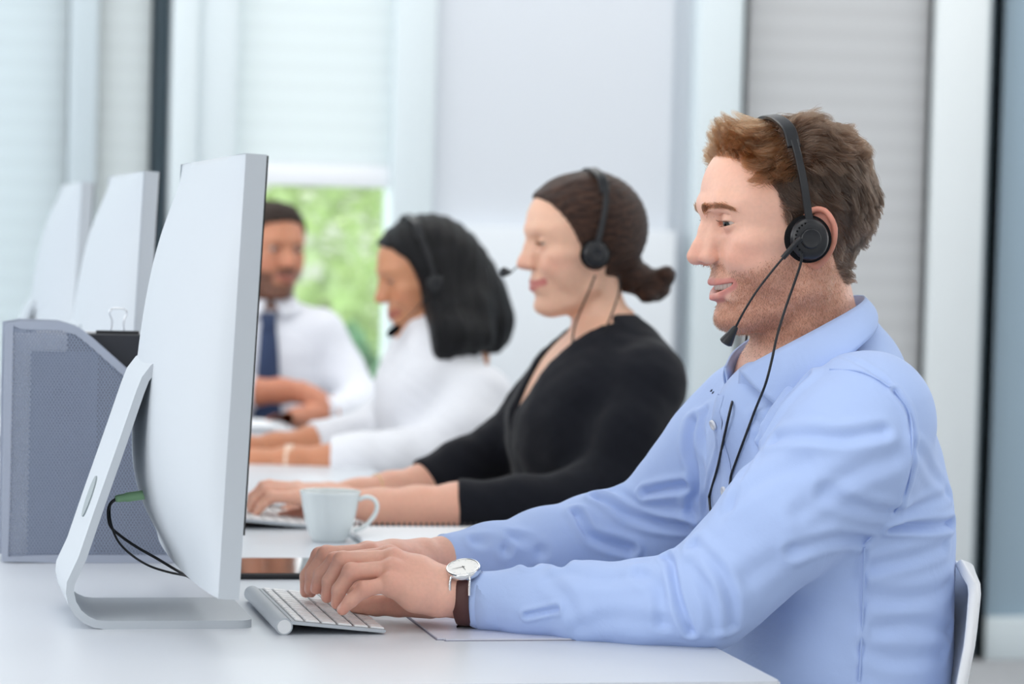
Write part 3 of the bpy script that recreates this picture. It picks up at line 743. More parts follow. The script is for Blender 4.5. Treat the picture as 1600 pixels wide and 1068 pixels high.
                    for ax in range(3):
                        o = [0, 0, 0]; o[ax] = 1
                        s0 = S[:A_, :B_, :C_]; s1 = S[o[0]:A_ + o[0], o[1]:B_ + o[1], o[2]:C_ + o[2]]
                        i, j, k = np.nonzero(s0 != s1)
                        fl = s0[i, j, k]
                        u = [0, 0, 0]; v = [0, 0, 0]; u[(ax + 1) % 3] = 1; v[(ax + 2) % 3] = 1
                        q = np.stack([gid(i - u[0] - v[0], j - u[1] - v[1], k - u[2] - v[2]), gid(i - v[0], j - v[1], k - v[2]), gid(i, j, k), gid(i - u[0], j - u[1], k - u[2])], 1)
                        q[~fl] = q[~fl][:, ::-1]
                        quads.append(q)
        cells = np.concatenate(cells); V = np.concatenate(verts); Q = np.concatenate(quads)
        o = np.argsort(cells); cells, V = cells[o], V[o]
        ix = np.searchsorted(cells, Q); ix = np.minimum(ix, len(cells) - 1)
        ok = (cells[ix] == Q).all(1)
        return V, ix[ok]
def grid1(segs):
    """axis samples from [(start, end, step), ...]"""
    out = []
    for a, b, h in segs: out.append(np.arange(a, b - h * 0.25, h))
    return np.unique(np.round(np.concatenate(out + [[segs[-1][1]]]), 6))
def relax(V, Q, it=1, lam=0.5):
    for _ in range(it):
        acc = np.zeros_like(V); n = np.zeros(len(V))
        for a in range(4):
            b = (a + 1) % 4
            for k in range(3):
                acc[:, k] += np.bincount(Q[:, a], V[Q[:, b], k], len(V)) + np.bincount(Q[:, b], V[Q[:, a], k], len(V))
            n += np.bincount(Q[:, a], minlength=len(V)) + np.bincount(Q[:, b], minlength=len(V))
        V = V + lam * (acc / np.maximum(n, 1)[:, None] - V)
    return V
def vnormals(V, Q):
    N = np.cross(V[Q[:, 2]] - V[Q[:, 0]], V[Q[:, 3]] - V[Q[:, 1]])
    out = np.zeros_like(V)
    for a in range(4):
        for k in range(3): out[:, k] += np.bincount(Q[:, a], N[:, k], len(V))
    return out / (np.linalg.norm(out, axis=1)[:, None] + 1e-15)
def quads_object(name, V, Q, mat, parent=None, tint=None):
    me = bpy.data.meshes.new(name)
    me.vertices.add(len(V)); me.vertices.foreach_set('co', np.asarray(V, np.float32).ravel())
    me.loops.add(Q.size); me.loops.foreach_set('vertex_index', Q.astype(np.int32).ravel())
    me.polygons.add(len(Q)); me.polygons.foreach_set('loop_start', np.arange(0, Q.size, 4, dtype=np.int32))
    me.update(calc_edges=True); me.shade_smooth()
    if tint is not None:
        at = me.attributes.new('tint', 'FLOAT_COLOR', 'POINT')
        at.data.foreach_set('color', np.concatenate([tint, np.ones((len(V), 1))], 1).astype(np.float32).ravel())
    return link(name, me, mat, parent)
def seg_dist(P, L):
    """distance of points to a polyline"""
    best = np.full(len(P), 1e9); L = np.array(L, float)
    for i in range(len(L) - 1):
        a, ba = L[i], L[i + 1] - L[i]; pa = P - a
        h = np.clip(pa @ ba / (ba @ ba + 1e-12), 0, 1)
        best = np.minimum(best, np.linalg.norm(pa - h[:, None] * ba, axis=1))
    return best
def sstep(a, b, x):
    t = np.clip((x - a) / (b - a), 0, 1); return t * t * (3 - 2 * t)
from mathutils.bvhtree import BVHTree
def bvh_of(V, Q): return BVHTree.FromPolygons([tuple(v) for v in V], [tuple(int(i) for i in q) for q in Q])
def smooth_noise(P, scale, seed=0):
    """cheap sum-of-sines noise in [-1, 1]"""
    rs = np.random.RandomState(seed); out = np.zeros(len(P))
    for k in range(7):
        w = rs.normal(0, 1, 3) * scale; out += np.sin(P @ w + rs.uniform(0, 6.28))
    return out / 3.2

# ------------------------------------------------------------------ heads
def head_prims(m, fem=0.0, smile=1.0, lid=(15, 15), ears=True, open_mouth=1.0, ex=12, mz=0.0):
    """face in millimetres (x forward, y left, z up, origin between the ears); frame set by the caller with scale 0.001*size"""
    f = fem
    m.ell((-6, 0, 41), (88, 75, 83), k=4)
    m.ell((27, 0, 50 + 2 * f), (66, 62, 62), k=22)
    m.loft([48, 30, 15, 0, -15, -30, -45, -60, -74, -85, -92],
           [30] * 8 + [32, 36, 44],
           np.array([62, 58, 56, 57, 58, 58.5, 57.5, 55.5, 55, 49, 33]) - np.array([0, 0, 0, 0, 0, 0, 0, 0, 1, 2, 2]) * f,
           [50, 48, 46, 44, 40, 36, 30, 24, 18, 14, 10],
           np.array([60, 60, 60, 60.5, 59, 55, 50, 45, 38, 29, 17]) - np.array([0, 0, 0, 1, 2, 3, 4, 4, 4, 4, 3]) * f,
           n=[2.2, 2.2, 2.2, 2.2, 2.2, 2.2, 2.2, 2.2, 2.2, 2.2, 2.1], k=14)
    m.chain([(0, 60 - 3 * f, -16), (6, 53 - 5 * f, -52 + 4 * f), (34, 37 - 4 * f, -68), (66, 16 - 3 * f, -79)], [12, 11.5, 10.5, 10], k=16, kin=8)
    m.ell((42, 44 - f, -14), (30, 16, 24), k=14)
    m.ell((34, 47 - 3 * f, -24), (27, 13, 32), k=14)
    m.ell((56, 43, 4), (21, 15, 11), k=13)
    m.cap((55, 47, 4), (12, 65, 4), 5, 4, k=18)
    m.ell((70, 34, -13), (15, 14, 14), k=10 + 2 * smile)
    # brow, glabella
    m.chain([(89 - 2.5 * f, 9, 44), (83 - 2 * f, 30, 48 + f), (68, 46, 43)], [6.5 - 1.5 * f, 6 - f, 5], k=10, kin=6)
    m.ell((90.5 - 1.5 * f, 0, 45), (7, 12, 9), k=9)
    # eye sockets
    m.ell((91, 30.5, 25), (16, 17, 10.5), op='s', k=9)
    m.ell((95, 19, 27), (9, 6, 9), op='s', k=6)
    # nose
    m.chain([(90, 0, 36), (95.5, 0, 20), (104.5 - f, 0, 2), (108.5 - 2 * f, 0, -6)], [6, 5.6, 6.6, 8.3], k=6, kin=6)
    m.chain([(84, 7, 26), (91, 9, 8), (97, 10, -6)], [5.5, 6.5, 7.5], k=8, kin=6)
    m.ell((108 - 2 * f, 0, -7.0 + f), (9.2, 9.2, 8.6), k=4)
    m.ell((97.5 - f, 12.4 - f, -9.5), (9.5, 5.4, 6.6), rot=(-12, 'Z'), k=4)
    m.cap((106 - 2 * f, 0, -10), (97, 0, -14.5), 4.0, 4.6, k=3)
    m.ell((102 - f, 6.8, -15.2), (5.6, 3.0, 3.0), rot=(10, 'Z'), op='s', k=2)
    m.chain([(95.0, 19.5, -3), (91, 20, -9), (90, 18.5, -15)], 1.3, op='s', k=3.0)
    # mouth mound, lips
    m.ell((79, 0, -40 + mz), (16, 27, 23), k=9)
    go = 3.9 * open_mouth
    m.chain([(93.4, 0, -36.5 + go + mz), (90.2, 12, -37 + go + mz), (79.5, 24 + 5 * smile, -38 + 4.5 * smile + mz)], [4.3, 4.1, 2.0], k=2.6, kin=3)
    m.chain([(93.0, 0, -46.0 - go + mz), (88.8, 12, -44.5 - go + mz), (79.0, 23.5 + 5 * smile, -39.5 + 4 * smile + mz)], [5.6, 5.0, 2.0], k=2.6, kin=3)
    m.chain([(96.5, 2.6, -25), (97, 2.4, -20)], 1.5, op='s', k=3)
    if open_mouth > 0:
        def slot(L):
            y = np.abs(L[:, 1]); wy = 25 + 5.5 * smile; t = np.clip(y / wy, 0, 1)
            zc = -40.3 + mz + 5.4 * smile * t * t; h = go * np.sqrt(np.maximum(1 - t * t, 0)) 
            return np.maximum(np.maximum(np.abs(L[:, 2] - zc) - h, y - wy), (80.5 - 13 * t * t) - L[:, 0])
        m.add(slot, (60, 0, -55), (104, 32, -28), 's', 1.2)
    else:
        m.chain([(98.8, 0, -40.6 + mz), (94.2, 12, -40.4 + mz), (84, 24 + 2 * smile, -38 + 4 * smile + mz)], [1.5, 1.5, 1.2], op='s', k=1.6, kin=1)
    m.chain([(95.5, 0, -60), (87, 17, -58)], [3.4, 2.4], op='s', k=6)
    m.ell((82.0 - 2 * f, 0, -75.5), (13, 17 - 3 * f, 12.5), k=9)
    # laugh lines
    if smile > 0.2:
        m.chain([(96, 22, -10), (90.5, 28.5, -22), (82, 33.5, -36)], [1.2, 1.5, 0.8], op='s', k=5.0 * smile)
    # eyelids around the ball
    cx, cy, cz = EYE
    u, l = math.radians(lid[0]), math.radians(lid[1])
    def lids(L):
        q = L - np.array([cx, cy, cz]); r = np.sqrt((q * q).sum(1)) - 13.5
        up = -(q[:, 2] * math.cos(u) - q[:, 0] * math.sin(u)); lo = q[:, 2] * math.cos(l) + q[:, 0] * math.sin(l)
        return np.maximum(r, np.minimum(up, lo))
    m.chain([(cx + 10.6, cy - 8, cz + 8.6), (cx + 10.9, cy, cz + 10.2), (cx + 6.5, cy + 10.5, cz + 8.2)], 0.9, op='s', k=2.0)
    m.add(lids, (cx - 14, cy - 14, cz - 14), (cx + 14, cy + 14, cz + 14), 'u', 2.2)
    def opening(L):
        q = L - np.array([cx, cy, cz]); r = np.sqrt((q * q).sum(1))
        up = (q[:, 2] * math.cos(u) - q[:, 0] * math.sin(u)); lo = -(q[:, 2] * math.cos(l) + q[:, 0] * math.sin(l))
        return np.maximum(np.maximum(up, lo), np.maximum(r - 20, 11.2 - r))
    m.add(opening, (cx - 2, cy - 13, cz - 13), (cx + 21, cy + 13, cz + 13), 's', 0.8)
    if ears:
        m.ell((-15 + ex, 77, 2), (16.5, 5.5, 28), rot=(-26, 'Z', -8, 'Y'), k=6)
        m.chain(catmull([(x_ + ex, y_, z_) for x_, y_, z_ in ((1, 73, 4), (-1, 77, 20), (-10, 82, 30), (-22, 87, 28), (-30, 89, 12), (-28, 87, -6), (-20, 82, -19), (-11, 76, -27), (-5, 73, -24))], 4), np.interp(np.linspace(0, 8, 33), range(9), [2.6, 3, 3.2, 3.2, 3, 3, 4, 5, 4]), k=3.5)
        m.ell((-11 + ex, 83, 0), (8, 5, 13), rot=(-26, 'Z'), op='s', k=3)
EYE = (71.5, 31, 25.5)
def head_frame(pos, pitch, yaw=0.0, roll=0.0, facing=PI):
    """columns: head forward, left, up in the world; facing = heading angle of the nose about z, pitch>0 looks down"""
    Rm = Matrix.Rotation(facing + yaw, 3, 'Z') @ Matrix.Rotation(pitch, 3, 'Y') @ Matrix.Rotation(roll, 3, 'X')
    return np.array(Rm), np.array(pos, float)
# ------------------------------------------------------------------ people: shared pieces
def skin_mat(name, rough=0.42, sss=0.25):
    m = pmat(name, (220, 170, 150), rough, spec=0.4, sss=sss, attr='tint', noise=(220, 0.035), bump=(900, 0.15, 0.0005))
    return m
def hair_mat(name, rgb, rough=0.32, rnd=0.35):
    m = bpy.data.materials.new(name); m.use_nodes = True; nt = m.node_tree
    out = nt.nodes['Material Output']; nt.nodes.remove(nt.nodes['Principled BSDF'])
    h = nt.nodes.new('ShaderNodeBsdfHairPrincipled'); h.inputs['Roughness'].default_value = rough; h.inputs['Radial Roughness'].default_value = 0.5
    h.inputs['Random Roughness'].default_value = 0.3
    hi = nt.nodes.new('ShaderNodeHairInfo'); r = nt.nodes.new('ShaderNodeMapRange'); r.inputs['To Min'].default_value = 1 - rnd; r.inputs['To Max'].default_value = 1 + rnd
    nt.links.new(hi.outputs['Random'], r.inputs['Value'])
    a = nt.nodes.new('ShaderNodeAttribute'); a.attribute_name = 'tint'
    mx = nt.nodes.new('ShaderNodeMix'); mx.data_type = 'RGBA'; mx.blend_type = 'MULTIPLY'; mx.inputs['Factor'].default_value = 1
    nt.links.new(a.outputs['Color'], mx.inputs['A']); nt.links.new(r.outputs['Result'], mx.inputs['B'])
    nt.links.new(mx.outputs['Result'], h.inputs['Color']); nt.links.new(h.outputs[0], out.inputs[0])
    return m
def strands(name, P, rad, mat, parent, tint):
    """P: (N, K, 3) strand points, rad: root radius, tint: (N, 3)"""
    N, K = P.shape[:2]
    cu = bpy.data.hair_curves.new(name); cu.add_curves([K] * N)
    cu.points.foreach_set('position', P.reshape(-1).astype(np.float32))
    taper = np.interp(np.linspace(0, 1, K), [0, .6, 1], [1, .9, .25])
    ra = np.broadcast_to(np.atleast_1d(rad)[:, None] if not np.isscalar(rad) else rad, (N, K)) * taper[None]
    cu.points.foreach_set('radius', np.ascontiguousarray(ra).reshape(-1).astype(np.float32))
    at = cu.attributes.new('tint', 'FLOAT_COLOR', 'CURVE')
    at.data.foreach_set('color', np.concatenate([tint, np.ones((N, 1))], 1).astype(np.float32).ravel())
    o = bpy.data.objects.new(name, cu); C.objects.link(o); cu.materials.append(mat)
    if parent is not None: o.parent = parent
    return o
def grow(root, nrm, length, flow, K=9, lift=0.35, jit=0.25, curl=0.0, seed=0, clump=None):
    """integrate strands from root along flow(P, t) -> direction, leaving along the normal first"""
    rs = np.random.RandomState(seed); N = len(root)
    P = np.zeros((N, K, 3)); P[:, 0] = root; st = length / (K - 1)
    j = rs.normal(0, jit, (N, 3)); ph = rs.uniform(0, 6.28, N)
    if clump is not None:                    # neighbouring strands share their bend
        q = root * clump
        j = 0.35 * j + jit * 1.5 * np.stack([smooth_noise(q, 1.0, 11), smooth_noise(q, 1.0, 12), smooth_noise(q, 1.0, 13)], 1)
    for i in range(1, K):
        t = i / (K - 1)
        d = flow(P[:, i - 1], t) + j + nrm * (lift * (1 - t) ** 1.5)[:, None] if not np.isscalar(lift) else flow(P[:, i - 1], t) + j + nrm * lift * (1 - t) ** 1.5
        if curl: d = d + curl * np.stack([np.sin(ph + 5 * t), np.cos(ph + 5 * t), np.sin(ph * 1.7 + 4 * t)], 1)
        d /= np.linalg.norm(d, axis=1)[:, None] + 1e-9
        P[:, i] = P[:, i - 1] + d * st[:, None]
    return P
def to_local(P, R, t, sc): return ((P - t) @ R) / sc
def to_world(L, R, t, sc): return np.asarray(L, float) * sc @ R.T + t
def mixc(a, b, m): return a + (np.array(b) - a) * m[:, None]
def face_tint(L, base, blush, lips, stubble=None, stub_amt=0.5, brow=None, seed=0):
    """skin colouring in head coordinates (mm): lips, redness, beard shadow"""
    n = len(L); x, y, z = L[:, 0], np.abs(L[:, 1]), L[:, 2]
    T = np.tile(np.array(base), (n, 1))
    g = lambda c, r: np.exp(-(((x - c[0]) / r[0]) ** 2 + ((y - c[1]) / r[1]) ** 2 + ((z - c[2]) / r[2]) ** 2))
    T = mixc(T, blush, np.clip(0.55 * g((62, 42, -8), (26, 20, 16)) + 0.5 * g((104, 0, -6), (18, 16, 12)) + 0.75 * ((y > 74) & (x < 20) & (z > -40) & (z < 42)), 0, 0.85))
    T = mixc(T, np.array(blush) * 0.86, 0.35 * g((82, 30, 16), (14, 12, 6)))
    if stubble is not None:
        m = beard_mask(L)
        sp = 0.85 + 0.15 * smooth_noise(L, 0.3, 5)
        T = mixc(T, stubble, np.clip(m * stub_amt * sp, 0, 1))
    lm = np.clip(np.maximum(sstep(6.2, 4.2, seg_dist(np.stack([x, y, z], 1), LIP_UP)), sstep(7.4, 5.0, seg_dist(np.stack([x, y, z], 1), LIP_LO))), 0, 1) * (x > 74)
    T = mixc(T, lips, lm * 0.85)
    return T
def beard_mask(L):
    x, y, z = L[:, 0], np.abs(L[:, 1]), L[:, 2]
    lim = -5 - 0.33 * np.minimum(x, 74)
    cheek = sstep(8, -10, z - lim) * sstep(-50, -22, x) * sstep(-128, -98, z)
    bare = sstep(60, 72, x) * sstep(33, 25, y) * sstep(-60, -52, z)              # round the mouth
    tache = sstep(66, 74, x) * sstep(29, 21, y) * sstep(-15, -22, z) * sstep(-40, -36, z)
    return np.clip(np.maximum(cheek * (1 - bare), tache), 0, 1)
def set_lips(open_mouth, smile, mz=0.0):
    global LIP_UP, LIP_LO
    go = 3.9 * open_mouth
    LIP_UP = [(93.4, 0, -36.8 + go + mz), (90.2, 12, -37 + go + mz), (79.5, 24 + 5 * smile, -38 + 4.5 * smile + mz)]
    LIP_LO = [(93.0, 0, -46.0 - go + mz), (88.8, 12, -44.5 - go + mz), (79.0, 23.5 + 5 * smile, -39.5 + 4 * smile + mz)]
M_eye = None
def eyes(R, t, sc, parent, iris=(84, 100, 104), gaze=(0.0, -0.22)):
    """eyeballs with iris and pupil, looking slightly down"""
    for s in (-1, 1):
        V, F = lathe([(max(0.0, 12.2 * math.sin(a)), 12.2 * math.cos(a)) for a in np.linspace(0, PI, 40)], 40)
        g = np.array([1, gaze[0], gaze[1]]); g /= np.linalg.norm(g); u = np.array([0, 0, 1.0]) - g * g[2]; u /= np.linalg.norm(u); w = np.cross(u, g)
        V = np.array(V); ang = np.degrees(np.arccos(np.clip(V[:, 2] / 12.2, -1, 1)))
        L = V[:, 0:1] * w + V[:, 1:2] * u + V[:, 2:3] * g + np.array([EYE[0], s * EYE[1], EYE[2]])
        o = mesh('eye', to_world(L, R, t, sc), F, pmat('eye', (235, 228, 224), 0.08, attr='tint'), parent)
        T = np.tile(np.array(lin((196, 182, 174))), (len(V), 1)); T[ang < 32] = lin(iris); T[ang < 12.5] = lin((8, 8, 10))
        at = o.data.attributes.new('tint', 'FLOAT_COLOR', 'POINT'); at.data.foreach_set('color', np.concatenate([T, np.ones((len(V), 1))], 1).astype(np.float32).ravel())
def teeth(R, t, sc, parent, zc=-38.2, h=3.4, xf=90.0):
    V, F = [], []
    for k in range(-5, 5):
        n0, n1 = k / 5.0, (k + 1) / 5.0
        ring = []
        for e, a in ((0.03, n0), (0.5, (n0 + n1) / 2), (-0.03, n1)):
            y = 24 * (a + (e if abs(e) < 0.4 else 0) * 0.2)
            ring.append((xf - 11 * (abs(y) / 24) ** 2.0 + (0.5 if e == 0.5 else 0), y))
        b = len(V)
        for x, y in ring: V += [(x, y, zc + h + 2), (x, y, zc - h * (1.0 if abs(k + .5) < 3 else 0.8)), (x - 4, y, zc - h * .8)]
        for q in range(2): F += [(b + 3 * q, b + 3 * q + 1, b + 3 * q + 4, b + 3 * q + 3), (b + 3 * q + 1, b + 3 * q + 2, b + 3 * q + 5, b + 3 * q + 4)]
    return mesh('teeth', to_world(V, R, t, sc), F, pmat('teeth', (246, 241, 233), 0.2), parent)
def brow_strands(R, t, sc, surf_bvh, parent, mat, col, n=420, seed=1, both=True, thick=1.0, length=7.5, dz=0.0):
    rs = np.random.RandomState(seed); roots, dirs, nr = [], [], []
    path = catmull([(p_[0], p_[1], p_[2] + dz) for p_ in ((92, 7.5, 44), (90, 15, 46), (84, 28, 48.5), (76, 39, 48.5), (66, 47, 44.5))], 10)
    for s in (-1, 1):
        for i in range(n):
            k = rs.uniform(0, 1) ** 1.15; q = path[int(k * (len(path) - 2))]; q2 = path[int(k * (len(path) - 2)) + 1]
            o = rs.normal(0, 1) * (2.5 * thick * (1 - 0.7 * k))
            L = np.array([q[0] + 30, s * (q[1] + 8), q[2] + o]); D = np.array([-30.0, -s * 8.0, 0])
            w = to_world(L, R, t, sc); dw = D @ R.T
            hit = surf_bvh.ray_cast(Vector(w), Vector(dw).normalized())
            if hit[0] is None: continue
            tg = (q2 - q); tg /= np.linalg.norm(tg); tg = tg * np.array([1, s, 1])
            d = tg + np.array([0, 0, 0.75 * (1 - k) ** 2 - 0.25 * k - 0.18 * o / 2])
            roots.append(np.array(hit[0])); dirs.append(R @ d); nr.append(np.array(hit[1]))
    roots, dirs, nr = map(np.array, (roots, dirs, nr)); dirs /= np.linalg.norm(dirs, axis=1)[:, None]
    ln = length * sc * rs.uniform(0.6, 1.2, len(roots))
    P = grow(roots, nr, ln, lambda p, tt: dirs, K=5, lift=0.45, jit=0.16, seed=seed)
    return strands('eyebrows', P, 0.00016, mat, parent, np.tile(np.array(lin(col)), (len(roots), 1)) * rs.uniform(0.7, 1.2, (len(roots), 1)))
def lashes(R, t, sc, parent, mat, lid=(15, 15), n=46, length=6.0, seed=2):
    rs = np.random.RandomState(seed); P = []
    cx, cy, cz = EYE
    for s in (-1, 1):
        for which, ang, ln in ((1, lid[0], length), (-1, -lid[1], length * 0.55)):
            for i in range(n if which > 0 else n // 2):
                a = rs.uniform(-62, 62); rr = 13.5
                y = rr * math.sin(math.radians(a)); h = math.sqrt(rr * rr - y * y)
                e = math.radians(ang)
                p = np.array([cx + h * math.cos(e), cy + y, cz + h * math.sin(e)])
                d = np.array([math.cos(math.radians(a)), math.sin(math.radians(a)) * 1.0, -0.35 * which])
                L = ln * rs.uniform(.7, 1.1)
                pts = [p + d * L * q + np.array([0, 0, 0.75 * which * L * q * q]) for q in np.linspace(0, 1, 5)]
                P.append(np.array(pts) * np.array([1, s, 1]))
    P = np.array(P); W = to_world(P.reshape(-1, 3), R, t, sc).reshape(P.shape)
    return strands('eyelashes', W, 0.00013, mat, parent, np.tile(np.array(lin((40, 28, 22))), (len(P), 1)))
def ray_hit(bvh, u, v, push=0.0):
    d = _ray(u, v); d = d / np.linalg.norm(d)
    h = bvh.ray_cast(Vector(CAM_LOC), Vector(d))
    if h[0] is None: return None
    return np.array(h[0]) - d * push
def fold(V, N, path, amp, w, ridge=0.7):
    """press a crease (amp < 0 a valley) along path into V"""
    d = seg_dist(V, path); k = d < 5 * w
    dk = d[k]
    V[k] += N[k] * (amp * (np.exp(-(dk / w) ** 2) - ridge * np.exp(-((dk - 1.9 * w) / w) ** 2)))[:, None]
def proj(bvh, L, last=None):
    out = []
    for p in L:
        h = ray_hit(bvh, *p[:2])
        if h is not None: out.append(h)
    return catmull(out, 6) if len(out) > 1 else None
def P3(L): return [onY(u, v, Y) for u, v, Y in L]
def on_surface_strip(name, bvh, pts, width, lift, mat, parent, d_in, up):
    """thin cloth strip following pts re-projected on the surface along d_in"""
    V, F = [], []
    for i, p in enumerate(pts):
        for s in (-0.5, -0.25, 0, 0.25, 0.5):
            q = np.array(p) + np.array(up) * s * width
            h = bvh.ray_cast(Vector(q - np.array(d_in) * 0.2), Vector(d_in))
            b = np.array(h[0]) if h[0] is not None else q
            n = np.array(h[1]) if h[0] is not None else -np.array(d_in)
            V.append(b + n * (lift if abs(s) < 0.45 else lift * 0.25))
    n = len(pts)
    for i in range(n - 1):
        for j in range(4): F.append((i * 5 + j, i * 5 + j + 1, i * 5 + 6 + j, i * 5 + 5 + j))
    o = mesh(name, V, F, mat, parent)
    return o
def strip_surface(name, A, B, mat, parent, thick=0.002, n=40, rows=7, bulge=0.0, bdir=None):
    """cloth strip between two smooth 3-D curves"""
    a, b = catmull(A, 10), catmull(B, 10)
    rs = lambda c: np.stack([np.interp(np.linspace(0, 1, n), np.linspace(0, 1, len(c)), c[:, k]) for k in range(3)], 1)
    a, b = rs(a), rs(b)
    V, F = [], []
    for i in range(n):
        for j in range(rows):
            t = j / (rows - 1); p = a[i] * (1 - t) + b[i] * t
            if bulge and bdir is not None:
                o = p - np.array(bdir(p)); o[2] = 0; p = p + o / (np.linalg.norm(o) + 1e-9) * bulge * math.sin(PI * t)
            V.append(p)
    for i in range(n - 1):
        for j in range(rows - 1): F.append((i * rows + j, (i + 1) * rows + j, (i + 1) * rows + j + 1, i * rows + j + 1))
    o = mesh(name, V, F, mat, parent)
    md = o.modifiers.new('thickness', 'SOLIDIFY'); md.thickness = thick; md.offset = 0
    return o
def cloth_mat(name, rgb, rough=0.85, sheen=0.15, weave=True, wr=(14, 0.25, 0.012)):
    m = pmat(name, rgb, rough, spec=0.2, sheen=sheen)
    nt = m.node_tree; b = nt.nodes['Principled BSDF']; tc = nt.nodes.new('ShaderNodeTexCoord')
    n1 = nt.nodes.new('ShaderNodeTexNoise'); n1.inputs['Scale'].default_value = wr[0]; n1.inputs['Detail'].default_value = 3; n1.inputs['Distortion'].default_value = 0.8
    n2 = nt.nodes.new('ShaderNodeTexNoise'); n2.inputs['Scale'].default_value = 750
    nt.links.new(tc.outputs['Object'], n1.inputs['Vector']); nt.links.new(tc.outputs['Object'], n2.inputs['Vector'])
    b1 = nt.nodes.new('ShaderNodeBump'); b1.inputs['Strength'].default_value = wr[1]; b1.inputs['Distance'].default_value = wr[2]
    b2 = nt.nodes.new('ShaderNodeBump'); b2.inputs['Strength'].default_value = 0.25; b2.inputs['Distance'].default_value = 0.0006
    nt.links.new(n1.outputs['Fac'], b1.inputs['Height']); nt.links.new(n2.outputs['Fac'], b2.inputs['Height'])
    nt.links.new(b1.outputs['Normal'], b2.inputs['Normal']); nt.links.new(b2.outputs['Normal'], b.inputs['Normal'])
    return m
def clumped(P, n_guides, strength=0.7, seed=0, power=1.3):
    """draw strands towards the nearest of n_guides of them, more at the tips: locks of hair"""
    rs = np.random.RandomState(seed); N, K = P.shape[:2]
    g = rs.choice(N, min(n_guides, N), replace=False); G = P[g]
    idx = np.empty(N, int)
    for a in range(0, N, 2000):
        idx[a:a + 2000] = ((P[a:a + 2000, 0][:, None] - G[:, 0][None]) ** 2).sum(2).argmin(1)
    tt = np.linspace(0, 1, K)[None, :, None] ** power * strength * rs.uniform(.6, 1.1, (N, 1, 1))
    off = P[:, :1] - G[idx][:, :1]
    return P * (1 - tt) + (G[idx] + off * (1 - tt) * 0.6) * tt, idx
def hand(m, wrist, wr, fingers, thumb, palm_r=(0.021, 0.0115), tendon=True, sc=1.0, k=0.004):
    """palm webbed from the wrist to the knuckles, five separate bent fingers"""
    wrist = np.array(wrist)
    for f in fingers:
        mc = np.array(f[0])
        m.chain([wrist + (mc - wrist) * 0.12, wrist + (mc - wrist) * 0.6, mc], np.array([wr * 0.82, palm_r[0] * 0.82, palm_r[1]]) * sc, k=0.010, kin=0.008)
    for i, f in enumerate(fingers):
        r0 = np.array([0.0100, 0.0094, 0.0080, 0.0066]) if len(f) < 5 else np.array(f[4])
        m.chain(f[:4], r0 * sc, k=k, kin=0.0035)
        m.ell(f[1], (r0[1] * 1.04 * sc,) * 3, k=0.003)
        m.ell(f[0], (palm_r[1] * 1.05 * sc,) * 3, k=0.005)
    m.chain(thumb, np.array([0.019, 0.0135, 0.011, 0.0085])[-len(thumb):] * sc, k=0.008, kin=0.005)
def ring_sleeve(name, pts, rads, mat, parent, ns=40, up=(0, 0, 1), lip=0.0025, flat=1.0):
    """open cloth cuff: outer wall, rolled edge at pts[0] and an inner wall"""
    pts = np.array(pts, float); rads = np.array(rads, float)
    P = np.concatenate([pts[::-1], pts[:1], pts[:min(3, len(pts))]]); Rr = np.concatenate([rads[::-1], rads[:1] - lip, rads[:min(3, len(pts))] - lip])
    T0 = pts[1] - pts[0]; T0 /= np.linalg.norm(T0); n = np.array(up, float); n -= T0 * n.dot(T0); n /= np.linalg.norm(n); s = np.cross(T0, n)
    V, F = [], []
    for p, r in zip(P, Rr):
        for k in range(ns):
            a = 2 * PI * k / ns; V.append(p + r * (s * math.cos(a) * flat + n * math.sin(a)))
    for i in range(len(P) - 1):
        for k in range(ns): F.append((i * ns + k, i * ns + (k + 1) % ns, (i + 1) * ns + (k + 1) % ns, (i + 1) * ns + k))
    return mesh(name, V, F, mat, parent)
def shoe(name, x, y, parent, mat):
    m = Model(); m.frame(t=(x, y, 0))
    m.chain([(0.02, 0, 0.05), (-0.06, 0, 0.042), (-0.16, 0, 0.03)], [0.042, 0.040, 0.032], k=0.02, kin=0.02)
    m.add(lambda L: 0.004 - L[:, 2], (-0.25, -0.1, -0.1), (0.1, 0.1, 0.2), 'i', 0.002)
    V, Q = m.mesh(grid1([(x - 0.22, x + 0.09, 0.006)]), grid1([(y - 0.07, y + 0.07, 0.006)]), grid1([(-0.02, 0.12, 0.006)]))
    return quads_object(name, V, Q, mat, parent)
def trousers(parent, hipx, y0, mat, smat, kneex, foot=0.66, seat=0.455, r=0.082, skirt=False):
    m = Model()
    m.loft([seat, seat + 0.06, seat + 0.13, seat + 0.20], [hipx - 0.01, hipx, hipx + 0.004, hipx + 0.006], [.12, .128, .122, .117], [.13, .13, .12, .115], [.165, .172, .165, .155], cy=[y0] * 4, k=0.03)
    for s in (-1, 1):
        m.chain([(hipx - 0.05, y0 + s * 0.085, seat + r), (kneex, y0 + s * 0.10, seat + 0.065), (kneex + 0.02, y0 + s * 0.10, 0.3), (foot, y0 + s * 0.10, 0.085)], [r, 0.064, 0.055, 0.05], k=0.02, kin=0.03)
    V, Q = m.mesh(grid1([(kneex - .12, hipx + .2, .008)]), grid1([(y0 - .26, y0 + .26, .008)]), grid1([(0.02, seat + .26, .008)]))
    o = quads_object('trousers', relax(V, Q, 1), Q, mat, parent)
    for s in (-1, 1): shoe('shoe', foot + 0.005, y0 + s * 0.10, parent, smat)
    return o
